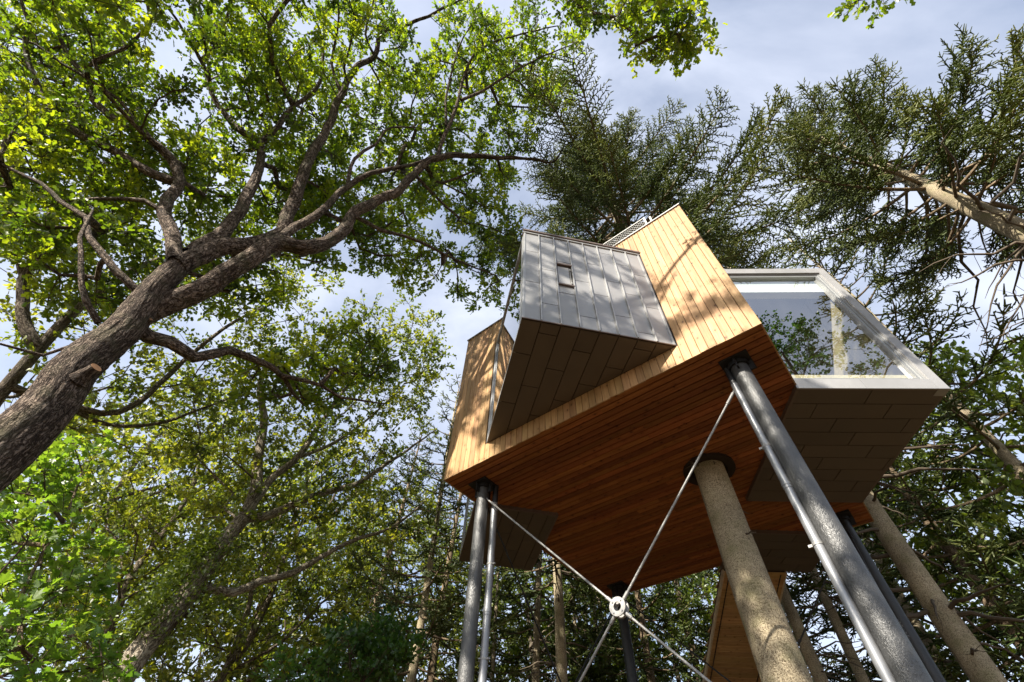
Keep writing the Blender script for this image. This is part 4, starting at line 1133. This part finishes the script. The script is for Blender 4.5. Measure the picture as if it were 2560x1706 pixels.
low_gaps = [(245, 1075, 42), (270, 1140, 30), (40, 960, 30), (60, 905, 22), (140, 1010, 20), (1020, 1080, 40), (1050, 1130, 45), (1090, 1000, 30), (1130, 930, 40), (1010, 790, 25), (1000, 1180, 35), (330, 1240, 30), (200, 1320, 22), (440, 1180, 20)]
g_l = 'broadleaf trees behind the big oak'
tree_from_px('oak_tree', 'darker forked oak seen behind the big leaning trunk at the left edge',
    [([(-160, 1180, 14.0), (0, 987, 14.2), (49, 929, 14.3), (98, 871, 14.5), (188, 777, 15), (268, 723, 15.4), (357, 665, 16), (470, 640, 16.5), (560, 700, 17)], 0.20, 0.05),
     ([(98, 871, 14.5), (71, 830, 14.7), (54, 777, 15), (60, 700, 15.4), (89, 647, 15.7), (121, 567, 16.2), (138, 470, 16.8), (100, 350, 17.5), (60, 200, 18.3)], 0.13, 0.03),
     ([(60, 700, 15.4), (20, 560, 16.0), (-20, 440, 16.5)], 0.07, 0.03),
     ([(20, 965, 14.2), (150, 1010, 14.3), (300, 1030, 14.5), (420, 940, 15.2), (560, 820, 16), (680, 760, 16.6), (760, 720, 17)], 0.09, 0.02),
     ([(150, 1010, 14.3), (280, 1065, 14.5), (390, 1060, 14.8), (480, 1030, 15.2), (600, 990, 15.6)], 0.06, 0.02)],
    [(110, 560, 190, 300, 14.5, 18, 190), (330, 640, 230, 170, 15, 18, 130), (150, 950, 220, 130, 13.5, 16, 90), (520, 820, 260, 170, 15, 18, 150), (700, 720, 150, 110, 15.5, 18, 70), (380, 1050, 200, 110, 14, 17, 80), (60, 260, 130, 160, 16, 19, 60)],
    21, low_gaps, thin=0.5, group=g_l, twigs=5, per=12, tlen=0.5)
tree_from_px('oak_tree', 'oak whose pale sunlit trunk rises out of a sleeve of ivy at the lower left',
    [([(300, 1700, 12.6), (388, 1584, 12.8), (449, 1508, 13.0), (495, 1448, 13.2), (538, 1387, 13.5), (575, 1336, 13.7), (615, 1285, 14.0), (640, 1224, 14.4), (645, 1144, 15), (660, 1050, 15.6), (650, 960, 16.2), (690, 860, 17)], 0.30, 0.04),
     ([(622, 1275, 14.1), (678, 1200, 14.6), (743, 1144, 15.0), (795, 1069, 15.5), (850, 990, 16), (920, 900, 16.8)], 0.12, 0.02),
     ([(600, 1300, 13.9), (654, 1294, 14.1), (767, 1247, 14.5), (888, 1210, 15), (991, 1144, 15.4), (1090, 1075, 16)], 0.12, 0.015),
     ([(510, 1470, 13.2), (584, 1481, 13.3), (654, 1453, 13.5), (729, 1434, 13.7), (804, 1392, 14), (865, 1359, 14.2), (935, 1336, 14.5), (1005, 1303, 14.8), (1075, 1240, 15.2)], 0.10, 0.015),
     ([(743, 1144, 15.0), (830, 1110, 15.4), (930, 1040, 15.8), (1010, 960, 16.4)], 0.06, 0.015)],
    [(720, 1000, 240, 160, 15, 18, 170), (930, 900, 160, 150, 15.5, 18, 130), (820, 1180, 220, 120, 14, 17, 150), (1000, 1050, 90, 110, 15, 17, 40), (660, 1330, 160, 110, 13.5, 16, 60), (950, 1290, 130, 70, 14, 16, 50), (1060, 860, 70, 80, 16, 18, 30), (560, 1180, 130, 120, 14, 16.5, 70), (1000, 900, 110, 150, 15.5, 18, 70), (900, 1060, 150, 100, 15, 17, 60)],
    22, low_gaps, thin=0.95, bark=M['pale_bark'], group=g_l, twigs=5, per=12, tlen=0.5)
tree_from_px('oak_tree', 'smaller dark crooked oak left of the ivy clad trunk',
    [([(240, 1640, 16.6), (299, 1509, 16.8), (327, 1443, 17), (369, 1383, 17.3), (411, 1331, 17.6), (439, 1289, 17.8), (467, 1247, 18), (491, 1191, 18.4), (500, 1130, 18.8)], 0.17, 0.04),
     ([(400, 1345, 17.5), (383, 1330, 17.6), (365, 1300, 17.8), (345, 1280, 18)], 0.07, 0.02),
     ([(437, 1290, 17.8), (500, 1300, 18), (560, 1290, 18.3)], 0.05, 0.02)],
    [(400, 1220, 240, 150, 16.5, 20, 190), (250, 1350, 170, 130, 16, 19, 110), (480, 1400, 150, 120, 16, 19, 80), (320, 1520, 200, 120, 15.5, 18, 90)],
    23, low_gaps, group=g_l, twigs=5, per=11, tlen=0.55, leaf=0.14)
tree_from_px('slender_tree', 'slender tree with twin dark stems right of the ivy clad trunk',
    [([(552, 1700, 16.5), (589, 1612, 16.8), (622, 1518, 17.2), (636, 1443, 17.6), (678, 1359, 18.2), (705, 1280, 18.9)], 0.13, 0.03),
     ([(575, 1660, 16.6), (631, 1588, 16.8), (678, 1480, 17.2), (697, 1425, 17.5), (720, 1382, 17.8), (760, 1300, 18.4)], 0.12, 0.03)],
    [(680, 1480, 200, 130, 16, 19, 140), (560, 1620, 200, 90, 15.5, 18, 90), (840, 1430, 130, 100, 16, 19, 80), (760, 1600, 140, 100, 16, 19, 80)],
    24, low_gaps, group=g_l, twigs=5, per=11, tlen=0.55, leaf=0.14)
tree_from_px('young_maple', 'young maple with large bright leaves and a thin slanting stem at the lower left edge',
    [([(-60, 1690, 8.2), (0, 1579, 8.3), (61, 1471, 8.5), (117, 1364, 8.8), (159, 1308, 9.0), (187, 1233, 9.3), (206, 1181, 9.6)], 0.035, 0.012)],
    [(70, 1230, 120, 100, 8.5, 10.5, 44), (40, 1430, 110, 150, 8, 10, 52), (150, 1440, 90, 140, 8.5, 10.5, 26), (40, 1630, 140, 90, 7.5, 9.5, 40), (190, 1640, 90, 70, 8, 10, 18), (170, 1150, 90, 50, 9, 10.5, 14)],
    25, low_gaps, thin=1.0, leafmat=M['maple_leaf'], tpl=MAPLE, leaf=0.115, twigs=4, per=10, tlen=0.4, mind=0.3, up=1.1, bark=M['spruce_bark_dark'])
tree_from_px('leafy_shrub', 'dense fresh green shrub at the bottom edge left of the reddish pine trunk',
    [([(900, 1760, 11.2), (880, 1690, 11.4), (870, 1620, 11.6)], 0.04, 0.012), ([(890, 1720, 11.3), (930, 1640, 11.6)], 0.03, 0.012)],
    [(870, 1660, 130, 70, 10.6, 12, 60), (960, 1620, 70, 50, 11, 12.2, 25), (760, 1690, 90, 40, 10.8, 12, 25)],
    26, (), thin=1.0, leafmat=M['holly_leaf'], leaf=0.12, twigs=5, per=12, tlen=0.38, mind=0.22, cat='shrub', up=1.0)

# ivy sleeve on the oak trunk
def ivy():
    rng = np.random.default_rng(71)
    axis = resample(np.array(PX((372, 1604, 12.75), (449, 1508, 13.0), (495, 1448, 13.2), (538, 1387, 13.5), (560, 1352, 13.6))), 0.1)
    n = 5200
    k = rng.integers(0, len(axis), n); C = axis[k]
    t = np.gradient(axis, axis=0)[k]; t = norm(t)
    side = norm(np.cross(t, norm(C - np.array([0, 0, CAM_Z]))))
    outw = norm(rng.normal(size=(n, 3)) - 0.35 * side * 0 + np.array([-0.7, -0.35, 0.25])); outw = norm(outw - t * np.sum(outw * t, 1, keepdims=True))
    rad = 0.27 + np.abs(rng.normal(0, 0.28, n)) * (0.6 + 0.6 * np.sin(k * 0.21) ** 2)
    P = C + outw * rad[:, None] + rng.normal(0, 0.06, (n, 3))
    base = axis[0]
    lm = leaf_mesh('ivy', P - base, norm(outw + rng.normal(size=(n, 3)) * 0.8), norm(outw * 0.8 + np.array([0, 0, 0.5]) + rng.normal(size=(n, 3)) * 0.5), 0.085 * rng.uniform(0.6, 1.25, n), SIMPLE, M['ivy_leaf'], np.clip(rng.normal(0.55, 0.22, n), 0, 1))
    root = empty('ivy', tuple(base)); tag(root, 'bright yellow-green ivy wrapped round the leaning oak trunk at lower left', 'ivy')
    lo = link('foliage', lm, root); lo['kind'] = 'stuff'
    g = Geo()
    for q in range(9):
        a = rng.uniform(0, 6.28); pts = axis[:: 4]
        up_ = np.array([math.cos(a), math.sin(a), 0.1])
        V, F, U = tube(pts - base + up_ * 0.27 + rng.normal(0, 0.03, (len(pts), 3)), np.full(len(pts), 0.014), 5); g.add(V, F, U)
    link('vine', g.mesh('vine', M['twig']), root)
ivy()

# ---------------------------------------------------------------- spruces
def spruce_mesh(seed, height, hb, rmax, per_m=7.5, dens=1.0, base_r=0.22, droop=0.18, dead=0, hb_dead=2.0, shoot=0.16, needle=None, bark=None, top_pow=0.8, bend=0.15, twig_step=0.13, shoot_r=0.018, dead_len=1.6, shoot_step=0.065, split_dead=False, bare=0.3, twig_max=0.8, dead_r=1.0):
    rng = np.random.default_rng(seed)
    # trunk
    zs = np.linspace(0, height, int(height / 0.4)); 
    P = np.stack([bend * np.sin(zs * 0.31 + seed), bend * np.cos(zs * 0.23 + seed * 2) - bend * math.cos(seed * 2), zs], 1); P[:, 0] -= P[0, 0]; P[:, 1] -= P[0, 1]
    r = base_r * (1 - zs / height) ** 0.75 * (1 + 0.35 * np.exp(-zs / 0.5)) + 0.012
    tg = Geo(); V, F, U = tube(P, r, 22, seed, 0.02); tg.add(V, F, U)
    def tp(z): return np.array([np.interp(z, zs, P[:, 0]), np.interp(z, zs, P[:, 1]), z]), np.interp(z, zs, r)
    bg_ = Geo(); S0 = []; E0 = []; T0 = []
    nbr = int((height - hb) * per_m); az = rng.uniform(0, 6.28)
    for i in range(nbr):
        f = (i + rng.uniform(-0.4, 0.4)) / nbr; f = min(max(f, 0), 0.995)
        z = hb + (height - hb) * f
        az += 2.399 + rng.normal(0, 0.35)
        Lb = rmax * (1 - f) ** top_pow * min(1.0, 0.55 + f * 3.0) * rng.uniform(0.55, 1.12) + 0.25
        p0, tr = tp(z)
        h = np.array([math.cos(az), math.sin(az), 0]); side = np.array([-h[1], h[0], 0])
        inc = -0.10 + 0.75 * f ** 1.3 + rng.normal(0, 0.08)
        nseg = max(4, int(Lb / 0.3)); s = np.linspace(0, 1, nseg + 1)
        curve = rng.normal(0, 0.10) * Lb
        zz = Lb * (inc * s - droop * 2.2 * s * (1 - s) * (1 - f) + 0.16 * s ** 3)
        B = p0 + h * (Lb * s)[:, None] + side * (curve * s ** 2)[:, None] + np.array([0, 0, 1]) * zz[:, None]
        rb = (0.010 + 0.010 * Lb) * (1 - s) ** 0.8 + 0.005
        V, F, U = tube(B, rb, 5 if Lb > 1.5 else 4); bg_.add(V, F, U)
        # twigs
        nt = int(Lb * (1 - bare) / twig_step * dens)
        for q in range(nt):
            t = bare + (1 - bare) * (q + rng.uniform(0, 1)) / max(nt, 1)
            if t > 1: continue
            bp = np.array([np.interp(t, s, B[:, k]) for k in range(3)])
            ti = min(int(t * nseg), nseg - 1); bd = B[ti + 1] - B[ti]; bd = bd / (np.linalg.norm(bd) + 1e-9)
            sg = 1 if q % 2 else -1
            lt = (0.22 + 0.40 * Lb * (1 - t) ** 0.7 * (0.35 + t)) * rng.uniform(0.6, 1.15); lt = min(lt, twig_max)
            td = bd * (0.7 + rng.normal(0, 0.2)) + side * sg * (0.7 + rng.normal(0, 0.3)) + np.array([0, 0, rng.normal(-0.12, 0.34)])
            td /= np.linalg.norm(td)
            te = bp + td * lt + np.array([0, 0, -0.18 * lt * lt])
            S0.append(bp); E0.append(te); T0.append(t)
            ns = int(lt / shoot_step)
            if ns:
                u = (np.arange(ns) + rng.uniform(0.2, 0.8, ns)) / ns
                sp_ = bp + (te - bp) * u[:, None]
                sgn = np.where(np.arange(ns) % 2 == 0, 1, -1)
                pr = np.cross(td, [0, 0, 1.0]); pr /= np.linalg.norm(pr) + 1e-9
                sdv = norm(td * 0.8 + pr * sgn[:, None] * 0.8 + rng.normal(0, 0.42, (ns, 3)))
                sl_ = (shoot * (0.55 + 0.9 * (1 - u)) * rng.uniform(0.7, 1.3, ns))
                S0 += list(sp_); E0 += list(sp_ + sdv * sl_[:, None]); T0 += [t] * ns
        # leading shoot
        S0.append(B[-1]); E0.append(B[-1] + (B[-1] - B[-2]) / np.linalg.norm(B[-1] - B[-2]) * 0.25); T0.append(1)
    S0 = np.array(S0); E0 = np.array(E0); T0 = np.array(T0); n = len(S0)
    V, F = prisms(S0, E0, shoot_r * rng.uniform(0.75, 1.3, n), shoot_r * 0.45 * rng.uniform(0.6, 1.2, n))
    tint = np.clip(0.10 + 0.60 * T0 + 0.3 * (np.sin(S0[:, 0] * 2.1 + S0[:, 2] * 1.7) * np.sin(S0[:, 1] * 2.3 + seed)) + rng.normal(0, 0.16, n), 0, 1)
    needles = mesh_np('crown', V, F, needle or M['needle'], tint=np.repeat(tint, 6))
    dg = Geo(); dlist = []
    for i in range(dead):
        if split_dead: dg = Geo(); dlist.append(dg)
        z = rng.uniform(hb_dead, hb + 0.6); p0, tr = tp(z); a = rng.uniform(0, 6.28)
        Lb = dead_len * rng.uniform(0.3, 1.2) * (0.5 + 0.5 * (z - hb_dead) / max(hb - hb_dead, 0.1)); nseg = 6; s = np.linspace(0, 1, nseg + 1)
        h = np.array([math.cos(a), math.sin(a), 0]); side = np.array([-h[1], h[0], 0])
        B = p0 + h * (tr * 0.7 + Lb * s)[:, None] + side * (rng.normal(0, 0.16) * Lb * s ** 2)[:, None] + np.array([0, 0, 1]) * (Lb * (rng.normal(-0.12, 0.2) * s - 0.28 * s ** 2))[:, None]
        B[1:-1] += rng.normal(0, 0.018 * Lb, (nseg - 1, 3))
        V, F, U = tube(B, dead_r * (0.009 + 0.009 * Lb) * (1 - s) ** 0.7 + 0.003, 5); dg.add(V, F, U)
        for q in range(rng.integers(0, 6)):
            t = rng.uniform(0.35, 1); bp = np.array([np.interp(t, s, B[:, k]) for k in range(3)])
            d = norm(h + rng.normal(0, 0.8, 3) + np.array([0, 0, -0.3])); l = rng.uniform(0.1, 0.45) * min(Lb, 1.6)
            Bq = np.array([bp, bp + d * l * 0.5 + rng.normal(0, 0.02, 3), bp + d * l]); V, F, U = tube(Bq, np.array([0.006, 0.005, 0.003]), 3); dg.add(V, F, U)
    bk = bark or M['spruce_bark']
    return {'trunk': tg.mesh('trunk', bk), 'branch': bg_.mesh('branch', M['spruce_bark_dark']), 'crown': needles,
            'dead_branch': [g.mesh('dead_branch', M['dead_twig']) for g in dlist] if split_dead else dg.mesh('dead_branch', M['dead_twig']) if dg.n else None}

def place_tree(name, label, meshes, loc, rz=0.0, scale=1.0, group=None, cat='spruce'):
    root = empty(name, loc, rz); root.scale = (scale, scale, scale); tag(root, label, cat, group)
    for part in ('trunk', 'branch', 'crown', 'dead_branch', 'twig'):
        me = meshes.get(part)
        if isinstance(me, list):
            for q in me: link(part, q, root)
        elif me is not None:
            o = link(part, me, root)
            if part == 'dead_branch': o['kind'] = 'stuff'
    return root

# the spruce that grows through the house
tx, ty, _ = hw(4.0, 2.49)
sp_house = spruce_mesh(3, 26.0, 12.4, 6.0, per_m=10.0, base_r=0.295, dead=18, hb_dead=2.5, dead_len=0.5, dead_r=1.4, bend=0.05, droop=0.16, twig_step=0.06, shoot=0.13, shoot_step=0.055, shoot_r=0.018, split_dead=True)
place_tree('spruce_tree', 'spruce growing up through the middle of the cabin, its crown fanning out above the roof', sp_house, (tx, ty, 0), 0.6)
# tall spruce at the right edge
rp_ = vpt(2470, 556, 11.0)
sp_right = spruce_mesh(8, 20.5, 11.8, 4.0, per_m=11.0, base_r=0.34, dead=26, hb_dead=8.6, dead_len=3.4, bend=0.05, droop=0.14, twig_step=0.055, shoot=0.14, shoot_step=0.055, shoot_r=0.018, split_dead=True)
place_tree('spruce_tree', 'tall spruce leaning in from the right edge with bare dead lower branches over the sky', sp_right, (rp_[0], rp_[1], 0), 2.1)
# spruce behind the right bay, sunlit trunk with broken branch stubs
rq_ = at(2368, 1479, 1.0) - np.array([0, 0, CAM_Z]); rq_ = rq_ / math.hypot(rq_[0], rq_[1]) * 12.6
sp_stub = spruce_mesh(15, 22.0, 9.0, 3.6, per_m=6.5, base_r=0.27, dead=36, hb_dead=2.0, dead_len=1.9, dead_r=1.9, bend=0.22, needle=M['needle_dark'], twig_step=0.09, split_dead=True)
place_tree('spruce_tree', 'spruce with a thick sunlit trunk and broken branch stubs at the lower right', sp_stub, (rq_[0], rq_[1], 0), 0.4)

# background conifers
sp_tall = spruce_mesh(31, 21.0, 8.0, 3.0, per_m=6.0, base_r=0.17, dead=40, hb_dead=2.0, dead_len=1.5, needle=M['needle_dark'], bark=M['spruce_bark'], shoot_r=0.02, twig_step=0.1)
sp_full = spruce_mesh(37, 17.0, 1.5, 3.4, per_m=5.5, base_r=0.17, dead=6, hb_dead=0.5, dead_len=1.2, needle=M['needle_dark'], bark=M['spruce_bark_dark'], droop=0.3, shoot_r=0.022, twig_step=0.11)
sp_pale = spruce_mesh(41, 19.0, 3.5, 3.2, per_m=5.5, base_r=0.16, dead=24, hb_dead=1.5, dead_len=1.4, needle=M['needle'], bark=M['spruce_bark'], droop=0.25, shoot_r=0.022, twig_step=0.11)
def bg(px, hd, mesh, rz, sc, label, name='spruce_tree', py=1600):
    p = at(px, py, 1.0) - np.array([0, 0, CAM_Z]); k = hd / math.hypot(p[0], p[1])
    place_tree(name, label, mesh, (p[0] * k, p[1] * k, 0), rz, sc, 'spruces in the wood behind the treehouse')
bg(1384, 14.0, sp_tall, 0.3, 1.02, 'thickest of the straight spruce trunks between the left post and the bracing ring')
bg(1348, 16.0, sp_tall, 2.2, 0.86, 'greyish spruce trunk just left of the thickest trunk under the cabin')
bg(1243, 17.0, sp_tall, 4.1, 0.62, 'very slim spruce trunk just right of the left front drainpipe')
bg(1448, 19.0, sp_tall, 5.2, 0.66, 'slim spruce trunk midway between thickest trunk and bracing ring')
bg(1485, 20.0, sp_tall, 1.2, 0.7, 'mossy slim spruce trunk just left of the bracing ring')
bg(1520, 21.0, sp_pale, 3.3, 0.9, 'pale spruce half hidden behind the bracing ring')
bg(1630, 18.0, sp_full, 2.0, 1.0, 'dense dark spruce right of the bracing ring')
bg(1720, 22.0, sp_full, 0.5, 1.15, 'dark drooping spruce left of the stairway')
bg(2030, 13.5, sp_tall, 3.0, 0.95, 'mossy leaning spruce trunk between the stairway and the foreground post')
bg(2110, 15.0, sp_tall, 0.9, 0.9, 'thinner mossy spruce trunk beside the foreground post drainpipe')
bg(1950, 19.0, sp_full, 4.0, 1.0, 'dark spruce behind the upper end of the stairway')
bg(2230, 19.0, sp_pale, 1.0, 1.1, 'yellow-green spruce low behind the two right posts', py=1500)
bg(2420, 17.0, sp_full, 2.7, 1.15, 'dense dark spruce behind the trunk with broken stubs', py=1400)
bg(2600, 16.0, sp_pale, 5.0, 1.2, 'sunlit yellow-green spruce at the lower right edge', py=1200)
bg(1030, 13.5, sp_pale, 2.6, 0.85, 'reddish pine trunk standing left of the left front post', 'pine_tree')
bg(1100, 18.0, sp_full, 1.7, 1.05, 'dark spruce just left of the cabin behind the left front post')
bg(930, 20.0, sp_full, 3.9, 1.1, 'dark spruce deep in the wood above the green shrub')
bg(800, 23.0, sp_full, 0.2, 1.1, 'shadowy spruce between the twin stemmed tree and the green shrub')
bg(1850, 25.0, sp_pale, 0.0, 1.15, 'pale spruce far behind the stairway')
bg(600, 26.0, sp_full, 5.5, 1.2, 'dark spruce far behind the ivy clad oak')
bg(2200, 25.0, sp_full, 1.1, 1.2, 'dark spruce far back at the lower right')

# background broadleaf trees (shared meshes)
def bg_broadleaf(seed, h, leafmat, leaf=0.17, n=260):
    rng = np.random.default_rng(seed)
    limbs = [([(0, 0, 0), (0.1, 0.05, h * 0.25), (0.3, -0.1, h * 0.5), (0.2, 0.2, h * 0.75), (0.4, 0.3, h * 0.92)], 0.19, 0.03)]
    for k in range(7):
        a = k * 0.95 + rng.uniform(0, 0.5); z = h * (0.3 + 0.07 * k)
        limbs.append(([(0.2, 0, z), (0.2 + 1.2 * math.cos(a), 1.2 * math.sin(a), z + 1.1), (0.2 + 2.4 * math.cos(a), 2.4 * math.sin(a), z + 2.0)], 0.07, 0.02))
    q = norm(rng.normal(size=(n, 3))) * (rng.uniform(0.08, 1, (n, 1)) ** (1 / 3)); att = np.array([0.2, 0, h * 0.62]) + q * np.array([h * 0.24, h * 0.24, h * 0.38])
    r = broadleaf('broadleaf_tree', 'x', limbs, att, seed, M['oak_bark_far'], leafmat, SIMPLE, leaf, twigs=4, per=12, tlen=0.6, rmax=0.06)
    return r
def copy_tree(src, loc, rz, sc, label, group):
    c = src.copy(); COL.objects.link(c); c.location = loc; c.rotation_euler = (0, 0, rz); c.scale = (sc, sc, sc); c['label'] = label; c['group'] = group
    for ch in list(src.children):
        d = ch.copy(); COL.objects.link(d); d.parent = c
    return c
bl1 = bg_broadleaf(51, 14.0, M['oak_leaf_far'])
bl2 = bg_broadleaf(57, 13.0, M['ivy_leaf'], 0.18, 240)
def put(src, px, hd, rz, sc, label, py=1600, copy=True):
    p = at(px, py, 1.0) - np.array([0, 0, CAM_Z]); k = hd / math.hypot(p[0], p[1]); loc = (p[0] * k, p[1] * k, 0)
    g = 'broadleaf trees deep in the wood'
    if copy: return copy_tree(src, loc, rz, sc, label, g)
    src.location = loc; src.rotation_euler = (0, 0, rz); src.scale = (sc, sc, sc); src['label'] = label; src['group'] = g
put(bl1, 1180, 23.0, 0.4, 1.0, 'leafy tree behind the left front post', copy=False)
put(bl2, 1330, 20.0, 1.4, 1.0, 'bright leafy tree glowing between the spruce trunks under the cabin', copy=False)
put(bl2, 1460, 24.0, 4.4, 1.1, 'bright leafy tree left of the bracing ring, farther back')
put(bl2, 1690, 23.0, 3.0, 1.0, 'bright leafy tree between the bracing ring and the stairway')
put(bl1, 150, 22.0, 2.0, 1.25, 'leafy tree behind the young maple at the lower left', 1400)
put(bl1, 420, 24.0, 3.1, 1.2, 'leafy tree behind the ivy clad oak', 1500)
put(bl2, 2330, 22.0, 0.7, 1.15, 'bright leafy tree beyond the trunk with broken stubs', 1300)
put(bl2, 2520, 19.0, 2.7, 1.2, 'yellow-green leafy tree at the right edge below the sky', 1150)
put(bl1, 1780, 27.0, 5.1, 1.1, 'leafy tree seen left of the stairway far back', 1600)
put(bl1, 700, 22.0, 5.9, 1.2, 'leafy tree between ivy clad oak and twin stemmed tree', 1500)
put(bl1, 1000, 25.0, 2.4, 1.25, 'leafy tree far left of the cabin above the reddish pine', 1500)
# trees behind the camera, seen as reflections in the big window
_rw = np.random.default_rng(91)
_q = norm(_rw.normal(size=(190, 3))) * (_rw.uniform(0.1, 1, (190, 1)) ** (1 / 3)) * np.array([3.4, 2.4, 4.2]) + np.array([10.2, -3.6, 14.4])
_wl = [([(10.6, -4.4, 0), (10.5, -4.2, 4.0), (10.2, -3.7, 8.5), (10.0, -3.2, 12.0), (9.9, -2.9, 16.0)], 0.26, 0.05)]
for k in range(7):
    a = k * 0.9; z = 8.5 + 0.9 * k
    _wl.append(([(10.1, -3.4, z), (10.1 + 1.4 * math.cos(a), -3.4 + 1.2 * math.sin(a), z + 1.0), (10.1 + 2.8 * math.cos(a), -3.4 + 2.3 * math.sin(a), z + 1.8)], 0.08, 0.025))
broadleaf('oak_tree', 'oak standing behind the viewer, seen as the reflection in the big right window', _wl, _q, 93, M['oak_bark_far'], M['holly_leaf'], SIMPLE, 0.13, twigs=5, per=11, tlen=0.5, rmax=0.05)
